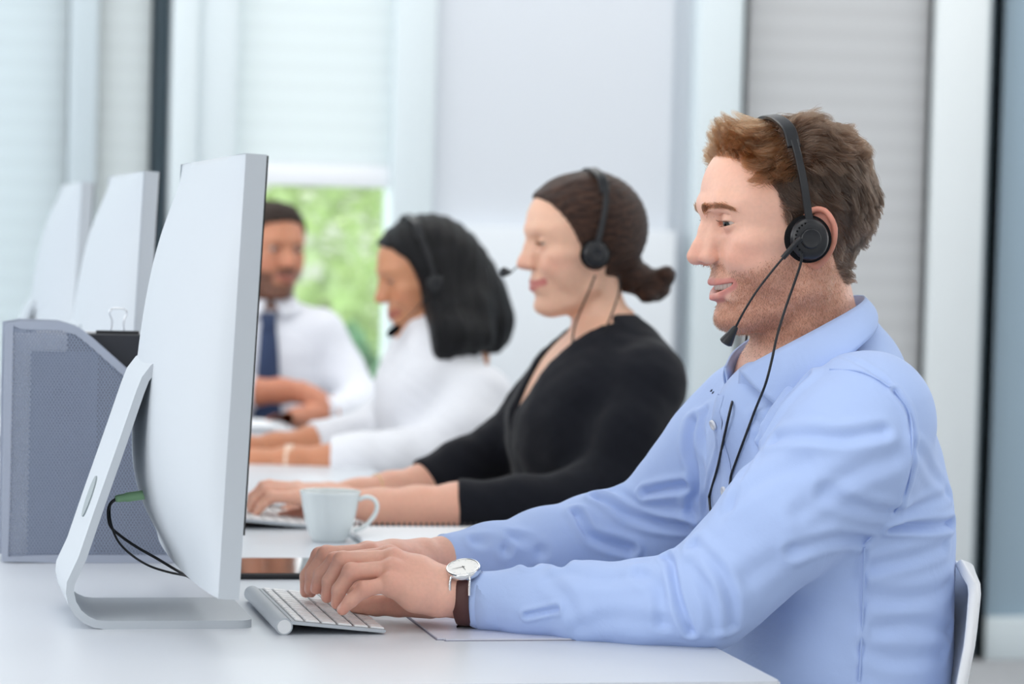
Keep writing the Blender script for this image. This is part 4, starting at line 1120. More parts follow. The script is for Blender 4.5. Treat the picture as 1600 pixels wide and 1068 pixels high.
# ------------------------------------------------------------------ the man in the blue shirt
def build_man():
    SC = 0.00107
    HP = onY(1238, 372, 3.10)
    R, t = head_frame(HP, math.radians(8))
    LID = (9, 13)
    set_lips(1.0, 1.0, -3.4)
    m = Model()
    m.frame(R, t, SC, True); head_prims(m, lid=LID, open_mouth=1.0, smile=1.0, mz=-3.4)
    m.frame(R, t, SC)
    m.chain([(-4, 0, -40), (-10, 0, -95), (-28, 0, -140)], [50, 52, 47], k=20)
    m.frame(R, t, SC, True)
    m.chain([(-14, 52, -30), (8, 36, -92), (12, 18, -125)], [9, 9, 6], k=16)     # neck muscle
    m.ell((34, 0, -106), (8, 8, 9), k=12)
    m.frame()
    YC = 3.13
    # trunk (kept inside the shirt)
    m.loft([.53, .60, .75, .85, .93, 1.00, 1.05, 1.085], [1.08, 1.085, 1.085, 1.082, 1.072, 1.058, 1.053, 1.05], [.12, .118, .118, .118, .106, .090, .075, .05], [.115, .115, .112, .115, .12, .105, .085, .06], [.17, .165, .165, .175, .180, .150, .09, .05], cy=[YC] * 8, k=.03)
    Ls, Le, Lw = onY(1362, 645, 2.965), onY(1100, 938, 2.985), onY(718, 931, 3.10)
    Rs, Re, Rw = onY(1175, 668, 3.30), onY(1010, 838, 3.36), onY(668, 878, 3.262)
    aW = P3([(1362, 655, 2.968), (1328, 706, 2.960), (1218, 816, 2.958), (1142, 893, 2.97), (1098, 936, 2.985), (1010, 946, 3.008), (920, 943, 3.035), (830, 940, 3.065), (765, 935, 3.088)]) + [Lw]
    aE = P3([(1180, 655, 3.295), (1130, 712, 3.31), (1078, 775, 3.335), (1015, 834, 3.36), (930, 842, 3.355), (850, 856, 3.33), (770, 868, 3.30), (702, 877, 3.275)]) + [Rw]
    m.chain([np.array([1.085, 3.08, .965])] + aW, [.034, .050, .056, .049, .043, .042, .039, .035, .028, .0245, .0240], k=.03, kin=.02)
    m.chain([np.array([1.085, 3.18, .965])] + aE, [.034, .050, .054, .052, .047, .042, .036, .030, .0265, .027], k=.03, kin=.02)
    # left hand (nearest): fingers pinky, ring, middle, index
    F = lambda L, Y: P3([(u, v, y) for (u, v), y in zip(L, Y)])
    lf = [F([(610, 911), (570, 920), (548, 938), (535, 952)], [3.074, 3.072, 3.073, 3.075]) + [(.0092, .0086, .0074, .0064)],
          F([(612, 889), (549, 893), (530, 921), (526, 942)], [3.088, 3.090, 3.094, 3.097]) + [(.0102, .0096, .0081, .0068)],
          F([(614, 873), (535, 875), (515, 907), (511, 932)], [3.104, 3.110, 3.116, 3.120]) + [(.0106, .0098, .0083, .0070)],
          F([(608, 868), (524, 876), (501, 898), (494, 919)], [3.124, 3.130, 3.138, 3.143]) + [(.0104, .0096, .0081, .0068)]]
    hand(m, Lw, .0265, lf, P3([(672, 940, 3.13), (622, 944, 3.152), (588, 946, 3.165), (556, 946, 3.17)]), k=.0035)
    m.chain(P3([(684, 938, 3.085), (648, 931, 3.08), (616, 917, 3.078)]), [.019, .016, .011], k=.01, kin=.01)
    rf = [F([(578, 864), (510, 866), (489, 896), (485, 920)], [3.20, 3.198, 3.203, 3.206]) + [(.0106, .0100, .0086, .0072)],
          F([(574, 862), (500, 868), (480, 900), (478, 924)], [3.222, 3.224, 3.226, 3.228]) + [(.0104, .0096, .0083, .0070)],
          F([(572, 866), (508, 872), (489, 902), (486, 924)], [3.243, 3.247, 3.249, 3.25]) + [(.010, .0094, .0080, .0068)],
          F([(578, 872), (527, 880), (510, 904), (505, 922)], [3.262, 3.267, 3.269, 3.27]) + [(.009, .0084, .0073, .0063)]]
    hand(m, Rw, .027, rf, P3([(650, 888, 3.235), (610, 902, 3.205), (578, 914, 3.192), (552, 922, 3.186)]), k=.0035)
    # thighs and shanks inside the trousers
    for s in (-1, 1):
        m.chain([(1.04, YC + s * .085, .535), (.63, YC + s * .10, .52), (.65, YC + s * .10, .3), (.66, YC + s * .10, .09)], [.072, .05, .042, .038], k=.02, kin=.02)
    xs = grid1([(.42, .68, .00155), (.68, .86, .003), (.86, 1.12, .00155), (1.12, 1.32, .005)])
    ys = grid1([(2.86, 2.98, .003), (2.98, 3.29, .0016), (3.29, 3.45, .004)])
    zs = grid1([(.0, .73, .008), (.73, .86, .0015), (.86, 1.0, .005), (1.0, 1.36, .0015)])
    V, Q = m.mesh(xs, ys, zs)
    V = relax(V, Q, 1, 0.35)
    L = to_local(V, R, t, SC)
    base = lin((232, 184, 163)); blush = lin((216, 138, 120)); hairc = np.array(lin((84, 60, 42)))
    T = np.tile(np.array(base), (len(V), 1))
    hd = V[:, 2] > 1.0
    T[hd] = face_tint(L[hd], base, blush, lin((200, 128, 122)), lin((164, 110, 84)), 0.60)
    hands = V[:, 2] < .9
    T[hands] = mixc(T[hands], lin((222, 160, 142)), 0.35 + 0.12 * smooth_noise(V[hands], 45, 3))
    for f, wgt in [(lf, 1), (rf, 1)]:
        for fg in f:
            for jn, rr in ((0, .012), (1, .011), (3, .010)):
                d = np.linalg.norm(V[hands] - np.array(fg[jn]), axis=1)
                T[hands] = mixc(T[hands], lin((212, 134, 118)), 0.5 * np.exp(-(d / rr) ** 2))
    # nails
    for fg in lf + rf:
        tip, dip = np.array(fg[3]), np.array(fg[2]); ax = tip - dip; ax /= np.linalg.norm(ax)
        up = np.array(fg[1]) - np.array(fg[0]); up = np.array([-0.75, 0, 0.65]); up -= ax * up.dot(ax); up /= np.linalg.norm(up)
        c = tip + ax * .001 + up * fg[4][3] * 0.95
        q = V - c; e = (q @ ax / .0062) ** 2 + (q @ np.cross(ax, up) / .0050) ** 2 + (q @ up / .004) ** 2
        T = mixc(T, lin((240, 196, 184)), np.clip(1.6 - e, 0, 1) * 0.8)
    bd = seg_dist(np.stack([L[:, 0], np.abs(L[:, 1]), L[:, 2]], 1), catmull([(92, 7.5, 40), (90, 15, 42), (84, 28, 44.5), (76, 39, 44.5), (66, 47, 40.5)], 4))
    T = mixc(T, lin((140, 100, 76)), sstep(5.5, 2.5, bd) * hd * 0.6)
    hm = sstep(5.0, -9.0, man_hairline(L) + 2.0 * smooth_noise(L, 0.25, 8)) * hd
    T = mixc(T, hairc, hm * 0.92)
    # eyelid rims and inner mouth
    skin = skin_mat('light_skin')
    man = quads_object('person', V, Q, skin, None, T)
    N = vnormals(V, Q)
    bvh = bvh_of(V, Q)
    eyes(R, t, SC, man, gaze=(0.34, -0.22), iris=(62, 70, 70)); teeth(R, t, SC, man, zc=-41.4)
    M_hair = hair_mat('brown_hair', (90, 64, 44))
    lashes(R, t, SC, man, M_hair, LID)
    brow_strands(R, t, SC, bvh, man, M_hair, (92, 62, 42), n=700, thick=1.25, length=8.5, dz=-4.0)
    # ---- scalp hair
    rs = np.random.RandomState(4)
    Ns = (N @ R)
    hs = man_hairline(L)
    cand = np.nonzero((hs < 0) & hd & (Ns[:, 0] * 0 + 1 > 0))[0]
    def pick(mask, n):
        c = cand[mask[cand]]; return rs.choice(c, min(n, len(c)), replace=False)
    x, y, z = L[:, 0], np.abs(L[:, 1]), L[:, 2]
    pts, tints, rads = [], [], []
    def region(mask, n, ln, flow, lift, jit, colr, curl=0.0, K=9, clump=0.09, rr=0.00019, cl=28):
        i = pick(mask, n); nn = Ns[i]; jt = rs.normal(0, 0.9, (len(i), 3)); r = L[i] + jt - nn * (jt * nn).sum(1)[:, None]
        l = ln(r) * rs.uniform(.75, 1.15, len(i))
        P = grow(r, nn, l, flow, K, lift, jit, curl, seed=len(pts) + 5, clump=clump)
        # keep strands outside the skull
        for k in range(1, K):
            q = P[:, k]; e = np.sqrt((((q - np.array([-6, 0, 41])) / np.array([90.5, 77.5, 85.5])) ** 2).sum(1)); e2 = np.sqrt((((q - np.array([27, 0, 50])) / np.array([68.5, 64.5, 64.5])) ** 2).sum(1))
            f = np.maximum(1 / np.maximum(e, 1e-6), 1); ins = (e < 1) & (e2 < 1.2)
            P[ins, k] = np.array([-6, 0, 41]) + (q[ins] - np.array([-6, 0, 41])) * f[ins][:, None]
        P = np.concatenate([P[:, :1] - nn[:, None] * 1.0, P], 1) if False else P
        P, gi = clumped(P, max(12, len(i) // cl), 0.8, len(pts))
        pts.append(P); c = np.tile(np.array(lin(colr)), (len(i), 1)) * rs.uniform(.8, 1.25, (len(i), 1)) * rs.uniform(.6, 1.5, (max(12, len(i) // cl) + 1, 1))[gi]; tints.append(c); rads.append(np.full(len(i), rr))
    nrm = lambda v: v / (np.linalg.norm(v, axis=1)[:, None] + 1e-9)
    def tang(p, d):
        n = nrm((p - np.array([-6, 0, 41])) / np.array([88, 75, 83]) ** 2 * 7000); d = np.broadcast_to(np.array(d, float), p.shape); return d - n * (d * n).sum(1)[:, None] * 0.75
    # front and top: rooted from the hairline to the crown, lifted and tousled forward, falling over the near temple
    def fl_front(p, tt):
        k = np.clip((p[:, 0] - 15) / 50, 0, 1); sd = np.clip(np.abs(p[:, 1]) / 52, 0, 1)
        return np.stack([0.90 - 0.60 * k * (1 - 0.5 * tt), np.sign(p[:, 1] + 1e-6) * (0.05 + 0.35 * sd), 0.30 * (1 - sd) + 0.85 * k * (1 - 0.6 * tt) * (1 - 0.5 * sd) - 0.30 * sd * (1 - tt) + 0.35 * (tt > 0.7) - 0.45 * (tt <= 0.7) * tt], 1)
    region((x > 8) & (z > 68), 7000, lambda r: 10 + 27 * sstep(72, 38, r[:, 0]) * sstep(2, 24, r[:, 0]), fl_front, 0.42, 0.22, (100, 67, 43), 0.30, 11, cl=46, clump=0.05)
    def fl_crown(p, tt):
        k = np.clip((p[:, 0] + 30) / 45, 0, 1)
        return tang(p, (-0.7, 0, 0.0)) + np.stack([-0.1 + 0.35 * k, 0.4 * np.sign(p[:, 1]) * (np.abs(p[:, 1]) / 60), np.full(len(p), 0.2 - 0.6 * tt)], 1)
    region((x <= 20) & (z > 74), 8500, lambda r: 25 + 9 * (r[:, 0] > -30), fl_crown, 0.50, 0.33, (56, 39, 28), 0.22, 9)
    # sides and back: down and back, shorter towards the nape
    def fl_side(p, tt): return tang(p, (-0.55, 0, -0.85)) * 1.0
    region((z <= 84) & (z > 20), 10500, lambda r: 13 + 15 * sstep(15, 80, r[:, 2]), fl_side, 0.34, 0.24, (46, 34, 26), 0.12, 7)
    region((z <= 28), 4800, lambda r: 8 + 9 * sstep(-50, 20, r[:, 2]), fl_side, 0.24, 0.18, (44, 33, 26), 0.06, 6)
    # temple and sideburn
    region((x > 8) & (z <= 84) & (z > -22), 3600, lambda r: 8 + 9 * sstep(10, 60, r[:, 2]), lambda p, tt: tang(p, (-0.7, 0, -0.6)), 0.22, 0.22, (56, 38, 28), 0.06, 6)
    for nm, sel in (('hair', range(len(pts))),):
        K = 10
        allp = []
        for P in pts:
            k0 = P.shape[1]; ti = np.linspace(0, k0 - 1, K); a = np.floor(ti).astype(int); a = np.minimum(a, k0 - 2); fr = (ti - a)[None, :, None]
            allp.append(P[:, a] * (1 - fr) + P[:, a + 1] * fr)
        A = np.concatenate(allp); W = to_world(A.reshape(-1, 3), R, t, SC).reshape(A.shape)
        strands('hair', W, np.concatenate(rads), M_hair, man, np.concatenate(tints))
    # ---- stubble
    bm_ = beard_mask(L) * hd
    lipd = np.minimum(seg_dist(np.stack([x, y, z], 1), LIP_UP), seg_dist(np.stack([x, y, z], 1), LIP_LO)); bm_ = np.where((lipd > 6.5) & (y < 75), bm_, 0)
    i = rs.choice(len(L), 22000, replace=False, p=bm_ / bm_.sum())
    fl = lambda p, tt: np.stack([np.full(len(p), 0.1), 0 * p[:, 0], np.full(len(p), -0.9)], 1)
    jt = rs.normal(0, 0.8, (len(i), 3)); jt -= Ns[i] * (jt * Ns[i]).sum(1)[:, None]
    P = grow(L[i] + jt - Ns[i] * 0.3, Ns[i], rs.uniform(1.8, 3.8, len(i)), fl, 4, 0.8, 0.35, seed=9)
    strands('beard_stubble', to_world(P.reshape(-1, 3), R, t, SC).reshape(P.shape), 0.00012, M_hair, man, np.tile(np.array(lin((96, 60, 42))), (len(i), 1)) * rs.uniform(.6, 1.4, (len(i), 1)))
    # ---- shirt
    M_shirt = cloth_mat('light_blue_cotton', (176, 198, 241), wr=(16, 0.22, 0.010))
    s = Model()
    zz = [.50, .60, .70, .78, .85, .90, .95, .99, 1.015, 1.035, 1.06, 1.085]
    s.loft(zz, [1.085, 1.087, 1.085, 1.083, 1.08, 1.076, 1.07, 1.066, 1.066, 1.070, 1.085, 1.09], [.122, .124, .125, .126, .127, .124, .115, .102, .088, .070, .042, .022], [.13, .13, .126, .125, .13, .132, .126, .114, .106, .097, .062, .030], [.182, .180, .178, .180, .188, .194, .190, .170, .145, .112, .078, .048], cy=[YC] * len(zz), n=2.35, k=.03)
    W = P3([(1362, 655, 2.968), (1328, 706, 2.960), (1218, 816, 2.958), (1142, 893, 2.97), (1096, 936, 2.985)])
    s.chain([np.array([1.10, 3.06, .992])] + W, [.045, .065, .077, .0625, .0545, .0535], k=.035, kin=.03)
    # neckband: hugs the neck and ends along the collar line
    nk0, nk1 = to_world((-16, 0, -112), R, t, SC), to_world((-36, 0, -168), R, t, SC)
    s.chain([(.985, 3.105, .985), (1.03, 3.11, 1.0), (1.09, 3.115, 1.03)], [.055, .068, .062], k=.03, kin=.03)
    for s_ in (-1, 1): s.chain([(1.075, YC + s_ * .055, 1.035), (1.065, YC + s_ * .13, 1.000)], [.040, .055], k=.03)
    def band(Lp):
        ba = nk1 - nk0; pa = Lp - nk0; h = np.clip(pa @ ba / (ba @ ba), 0, 1); d = np.linalg.norm(pa - h[:, None] * ba, axis=1) - (.0625 + .006 * h)
        return np.maximum(d, (Lp[:, 2] - 1.022 - .60 * (Lp[:, 0] - .96)) * .86)
    s.add(band, np.minimum(nk0, nk1) - .07, np.maximum(nk0, nk1) + .07, 'u', .02)
    W2 = P3([(1098, 936, 2.985), (1010, 946, 3.008), (920, 943, 3.035), (830, 941, 3.065), (758, 938, 3.09)])
    s.chain(W2, [.0545, .0485, .0425, .0355, .0325], k=.022, kin=.02)
    E = P3([(1180, 655, 3.295), (1130, 712, 3.31), (1078, 775, 3.335), (1015, 832, 3.36)])
    s.chain([np.array([1.10, 3.20, .992])] + E, [.045, .066, .070, .066, .060], k=.035, kin=.03)
    E2 = P3([(1015, 832, 3.36), (930, 842, 3.355), (850, 856, 3.33), (770, 868, 3.30), (702, 877, 3.275)])
    s.chain(E2, [.060, .053, .045, .037, .0325], k=.022, kin=.02)
    xs = grid1([(.62, 1.30, .0022)]); ys = grid1([(2.84, 3.46, .0024)]); zs = grid1([(.70, 1.14, .0022)]); zs = np.unique(np.concatenate([grid1([(.48, .70, .004)]), zs]))
    V, Q = s.mesh(xs, ys, zs)
    V = relax(V, Q, 3, 0.5)
    N = vnormals(V, Q)
    sb = bvh_of(V, Q)
    F_ = [  # (pixel path seen on the cloth, depth in m, width in m)
        ([(1040, 868), (1051, 884), (1060, 934), (1079, 985)], -.0034, .0055), ([(1082, 880), (1100, 910), (1114, 945), (1118, 980)], -.0022, .008),
        ([(1084, 850), (1125, 893), (1140, 935), (1142, 975)], -.0032, .008), ([(823, 960), (848, 955), (872, 950)], -.0030, .0035),
        ([(1210, 686), (1267, 680), (1319, 683), (1380, 674)], -.0030, .008), ([(1203, 676), (1226, 638), (1262, 600)], -.0075, .009),
        ([(1188, 690), (1208, 650), (1236, 610)], .0045, .008), ([(1393, 821), (1440, 822), (1484, 817)], -.0050, .006),
        ([(1408, 800), (1445, 788), (1480, 772)], -.0022, .007), ([(1364, 884), (1420, 872), (1474, 853)], -.0022, .008), ([(1360, 930), (1420, 935), (1480, 915)], -.0020, .010),
        ([(1365, 985), (1420, 975), (1482, 985)], -.0020, .010), ([(1352, 1010), (1400, 1030), (1470, 1020)], -.002, .010),
        ([(1290, 770), (1340, 790), (1398, 800)], -.0026, .009), ([(1240, 860), (1300, 842), (1350, 842)], -.0030, .008), ([(1250, 800), (1330, 740), (1400, 712)], -.0022, .011),
        ([(1130, 800), (1200, 745), (1260, 720)], -.0016, .011), ([(1170, 900), (1230, 860), (1290, 800)], -.0014, .012),
        ([(1008, 770), (1040, 763), (1071, 758)], -.0045, .006), ([(933, 777), (975, 800), (1020, 815), (1072, 821)], -.0045, .007),
        ([(902, 802), (925, 837), (984, 857)], -.0045, .007), ([(956, 765), (1000, 790), (1070, 795)], -.0022, .008), ([(742, 846), (790, 858), (830, 885)], -.0024, .007), ([(800, 840), (845, 862), (880, 885)], -.0022, .008),
        ([(1085, 660), (1080, 700), (1090, 745), (1083, 800)], -.0050, .008), ([(1104, 645), (1098, 675), (1106, 715)], -.0026, .007), ([(1125, 660), (1112, 740), (1100, 800)], -.0018, .007),
        ([(1180, 655), (1165, 730), (1140, 790)], -.0016, .007), ([(880, 895), (930, 905), (1000, 900)], -.0016, .009), ([(900, 985), (960, 965), (1040, 975)], -.0014, .010), ([(860, 905), (890, 940), (905, 975)], -.0014, .008),
        ([(1000, 895), (1030, 920), (1035, 970)], -.0020, .008), ([(1310, 560), (1350, 572), (1385, 598)], -.0010, .004),
        ([(1398, 612), (1421, 648), (1426, 700), (1420, 755), (1400, 798)], -.0022, .004), ([(1430, 700), (1455, 735), (1478, 760)], -.0016, .008), ([(1350, 855), (1348, 970), (1342, 1062)], -.0007, .0035)]
    for path, a, w in F_:
        c = proj(sb, path)
        if c is not None: fold(V, N, c, a * 1.3, w * 0.85)
    # broad cloth undulation along the limbs
    V += N * (smooth_noise(V * np.array([1.0, 1.6, 1.0]), 26, 21) * 0.0011 + smooth_noise(V, 70, 22) * 0.0004)[:, None]
    shirt = quads_object('shirt', V, Q, M_shirt, man)
    sb = bvh_of(V, Q)
    # seams as raised stitched lines
    M_seam = cloth_mat('blue_seam', (168, 190, 235))
    for path in ([(1296, 577), (1341, 580), (1370, 592), (1390, 605)], [(1398, 611), (1421, 648), (1425, 700), (1420, 755), (1400, 798), (1350, 850)], [(1350, 855), (1347, 972), (1342, 1064)]):
        c = proj(sb, path)
        if c is not None:
            c = c + np.array([-0.0, -0.0012, 0.0006]); tube('seam', c, 0.0012, M_seam, shirt, 6)
    # cuffs
    ring_sleeve('cuff', P3([(752, 938, 3.092), (775, 939, 3.085), (800, 940, 3.075), (825, 941, 3.067)]), [.0330, .0338, .0350, .0364], M_shirt, shirt)
    ring_sleeve('cuff', P3([(693, 878, 3.279), (720, 876, 3.285), (745, 873, 3.293), (765, 870, 3.299)]), [.0335, .0340, .0352, .0366], M_shirt, shirt)
    # collar: fold-over leaf and inner stand around the neck
    yc = 3.105
    nearT = [(.946, yc - .028, 1.036), (.970, yc - .062, 1.056), (1.024, yc - .079, 1.088), (1.072, yc - .066, 1.113)]
    backT = [(1.097, yc, 1.122)]
    mir = lambda L: [(x, 2 * yc - y, z) for x, y, z in L[::-1]]
    top = nearT + backT + mir(nearT)
    nearB = [(.976, yc - .086, .996), (1.014, yc - .104, 1.026), (1.052, yc - .108, 1.060), (1.086, yc - .082, 1.084)]
    bot = nearB + [(1.110, yc, 1.093)] + mir(nearB)
    strip_surface('collar', top, bot, M_shirt, shirt, 0.0026, 60, 9, 0.006, lambda p: (1.03, yc, p[2]))
    nearI = [(.948, yc - .018, 1.006), (.972, yc - .058, 1.022), (1.026, yc - .074, 1.052), (1.074, yc - .062, 1.080)]
    strip_surface('collar_stand', [tuple(np.array(p) + (0, 0, -.001)) for p in top], nearI + [(1.101, yc, 1.092)] + mir(nearI), M_shirt, shirt, 0.002, 60, 5)
    # placket with buttons
    pl = [np.array([.97, yc + .006, z]) for z in np.linspace(1.005, .75, 28)]
    on_surface_strip('placket', sb, pl, 0.034, 0.0022, M_shirt, shirt, (1, 0, 0), (0, 1, 0))
    M_btn = pmat('pearl_button', (222, 224, 230), 0.25)
    for z in (.972, .895, .82):
        h = sb.ray_cast(Vector((.80, yc + .006, z)), Vector((1, 0, 0)))
        if h[0] is None: continue
        n = np.array(h[1]); V_, F_b = lathe([(0, .0016), (.003, .0016), (.0042, .0026), (.0056, .0026), (.0062, .0014), (.006, 0)], 24)
        q = Vector(n).to_track_quat('Z', 'Y').to_matrix()
        mesh('button', [np.array(q @ Vector(v)) + np.array(h[0]) + n * .0022 for v in V_], F_b, M_btn, shirt)
    trousers(man, 1.085, YC, cloth_mat('navy_trousers', (44, 52, 72)), pmat('brown_shoe', (70, 46, 34), 0.35), .63)
    tag(man, 'man with short brown hair in a light blue shirt, typing with both hands', 'person', 'call agents at the bench desk')
    return man, (R, t, SC), bvh, sb, (Lw, Le)
def man_hairline(L):
    """signed: < 0 where scalp hair grows (head mm)"""
    x, y, z = L[:, 0], np.abs(L[:, 1]), L[:, 2]
    xh = np.interp(z, [-30, 0, 20, 30, 50, 66, 78, 88, 95, 130], [20, 23, 26, 30, 33, 36, 46, 61, 74, 110])
    s = x - xh
    low = np.interp(x, [-110, -60, -40, -26, -16, 12, 17, 24, 30], [-46, -54, -52, -30, 18, 16, 0, -22, -18])
    s = np.maximum(s, low - z)
    s = np.maximum(s, np.where((y > 79) & (z < 37) & (x < 22) & (x > -26), 4.0, -50))
    return s
man, HM, man_bvh, shirt_bvh, (LW, LE) = build_man()
# ------------------------------------------------------------------ headset and watch of the man
def head_pts(H, L): return [to_world(np.array(p, float), *H) for p in L]
def disc(name, H, c, axis, prof, mat, parent, n=48, sx=1.0, sz=1.0):
    """lathe around axis (head mm), profile (r, h) along the axis"""
    V, F = lathe(prof, n); a = np.array(axis, float); a /= np.linalg.norm(a); u = np.array([1.0, 0, 0]); u -= a * u.dot(a); u /= np.linalg.norm(u); w = np.cross(a, u)
    L = [np.array(c) + u * v[0] * sx + w * v[1] * sz + a * v[2] for v in V]
    return mesh(name, to_world(L, *H), F, mat, parent)
def headset(H, label, group, boom_world, cable_paths, ear=(11, 80, 1), r=25.0, top=(12, 0, 131), mid=(11, 60, 116), boom_side=1, foam_mic=False, mat=None, ends=True):
    mat = mat or M_black
    R, t, sc = H
    o = thing('headset', label, 'headset', to_world(np.array([ear[0], 0, ear[2]], float), *H), 0, group)
    o_loc = np.array(o.location)
    def par(ob):
        ob.parent = o; ob.matrix_parent_inverse = Matrix.Translation(-Vector(o_loc)); return ob
    for s in (1, -1):
        c = np.array([ear[0], s * ear[1], ear[2]], float); ax = (0.10, s * 1.0, 0.04)
        cu = par(disc('ear_cushion', H, c, ax, [(0, 2), (r * .55, 2), (r * .8, 0.5), (r * .95, 3.5), (r, 8), (r * .95, 12), (r * .8, 14.5), (0, 14.5)], M_blackmat, None))
        bc = c + np.array(ax) * 14
        ec = par(disc('ear_cup', H, bc, ax, [(0, -2), (r * .82, -2), (r * .80, 2.5), (r * .70, 6.0), (r * .50, 7.4), (0, 7.6)], mat, None, sz=1.10))
        par(disc('hub', H, bc + np.array(ax) * 7, ax, [(0, 0), (10.2, 0), (10.6, 1.5), (10.2, 4.0), (9.2, 4.9), (8.6, 4.5), (0, 5.0)], mat, None))
        if s == 1:
            holes = []
            for q in list(range(-4, 5)):
                a = math.radians(90 + q * 13 if False else 20 + q * 14)
                p = bc + np.array([16.2 * math.cos(a), 0, 16.8 * math.sin(a)]) + np.array(ax) * 5.4
                V, F = lathe([(0, 1.2), (0.9, 1.2), (0.9, 0.2)], 8); holes.append(([p + np.array([v[0], v[2] * s, v[1]]) for v in V], F))
                a2 = a + PI; p = bc + np.array([16.2 * math.cos(a2), 0, 16.8 * math.sin(a2)]) + np.array(ax) * 5.4
                holes.append(([p + np.array([v[0], v[2] * s, v[1]]) for v in V], F))
            V, F = merge(holes); par(mesh('vent_holes', to_world(V, *H), F, M_blackmat, None))
        # slider arm up to the band
        ax_ = lambda q: ear[0] + (mid[0] - ear[0]) * q
        arm = catmull([(ax_(0), s * (ear[1] + 17), ear[2] + 14), (ax_(.25), s * (ear[1] + 15), ear[2] + 30), (ax_(.6), s * (ear[1] + 11), ear[2] + 57), (ax_(.9), s * (mid[1] + 23), 84), (ax_(1), s * (mid[1] + 13), 104)], 6)
        V, F = sweep(to_world(arm, *H), 0.001 * 1.0, up=R[:, 0], prof=[(-1.6, -4.2), (1.6, -4.2), (2.0, -3), (2.0, 3), (1.6, 4.2), (-1.6, 4.2)])
        par(mesh('slider_arm', V, F, mat, None, smooth=False))
    band = catmull([(mid[0] + 1.5, mid[1] + 16, 97), (mid[0], mid[1], mid[2]), (mid[0] + .5, mid[1] * .5, (mid[2] + top[2] * 2) / 3 + 1.5), top, (mid[0] + .5, -mid[1] * .5, (mid[2] + top[2] * 2) / 3 + 1.5), (mid[0], -mid[1], mid[2]), (mid[0] + 1.5, -mid[1] - 16, 97)], 10)
    V, F = sweep(to_world(band, *H), 0.001, up=R[:, 0], prof=[(-1.5, -7.6), (1.5, -7.6), (2.4, -6.2), (2.4, 6.2), (1.5, 7.6), (-1.5, 7.6)])
    b = par(mesh('headband', V, F, mat, None, smooth=False))
    if boom_world is not None:
        arm, wire, mic = boom_world
        par(tube('boom_joint', arm, 0.0030, mat, None, 12)); par(tube('boom', catmull(wire, 8), 0.0013, M_cable, None, 10))
        m0, m1 = np.array(mic[0]), np.array(mic[1])
        if foam_mic: par(tube('microphone', [m0, m0 + (m1 - m0) * .2, m0 + (m1 - m0) * .8, m1], [.004, .008, .008, .004], M_blackmat, None, 14))
        else: par(tube('microphone', [m0, m0 + (m1 - m0) * .12, m0 + (m1 - m0) * .80, m0 + (m1 - m0) * .93, m1], [.0026, .0036, .0074, .0078, .0055], mat, None, 10))
    for cp in cable_paths: par(tube('cable', cp, 0.00155, M_cable, None, 8))
    return o
def surf_path(bvhs, L, lift=0.004):
    """cable running over the nearest of the surfaces seen at each pixel; (u, v) or (u, v, Y) in free air"""
    out = []
    for p in L:
        if len(p) == 3: out.append(onY(*p)); continue
        best = None
        for b in bvhs:
            h = ray_hit(b, p[0], p[1], lift)
            if h is not None and (best is None or np.linalg.norm(h - CAM_LOC) < np.linalg.norm(best - CAM_LOC)): best = h
        if best is not None: out.append(best)
    return catmull(out, 8)
Rm, tm, sm_ = HM
ear_w = to_world(np.array([11, 104, 2.0]), *HM)
yE = float(ear_w[1])
boom = ([onY(1252, 372, yE - .010), onY(1244, 379, yE - .009), onY(1223, 403, yE - .004)],
        [onY(1224, 402, yE - .004), onY(1205, 425, yE + .0), onY(1182, 455, yE + .008), onY(1162, 487, yE + .018), onY(1149, 512, yE + .03)],
        (onY(1150, 510, yE + .03), onY(1133, 537, yE + .036)))
cab1 = surf_path([shirt_bvh], [(1253, 396, yE - .002), (1251, 412, yE + .0), (1240, 445, yE + .006), (1226, 485, yE + .01), (1214, 525, yE + .006), (1206, 562, 2.995), (1196, 600, 3.0), (1180, 640), (1165, 680), (1152, 715), (1143, 740), (1141, 752)], 0.006)
cab2 = surf_path([shirt_bvh], [(1169, 500, 3.19), (1166, 530, 3.19), (1160, 570, 3.17), (1150, 610, 3.14), (1143, 632), (1132, 680), (1121, 730), (1108, 775)], 0.006)
def down_chest(c, y1, z1, n=7):
    out = [c[-1]]
    for k in range(1, n):
        q = c[-1] + (np.array([0, y1, z1]) - c[-1]) * np.array([0, 1, 1]) * k / (n - 1)
        h = shirt_bvh.ray_cast(Vector((.86, q[1], q[2])), Vector((1, 0, 0)))
        if h[0] is not None: out.append(np.array(h[0]) - np.array([.004, 0, 0]))
    return np.concatenate([c[:-1], catmull(out, 5)])
cab1 = down_chest(cab1, 3.10, .80); cab2 = down_chest(cab2, 3.13, .80)
headset(HM, 'black headset on the man in the blue shirt, its microphone at his chin', 'black headsets', boom, [cab1, cab2])

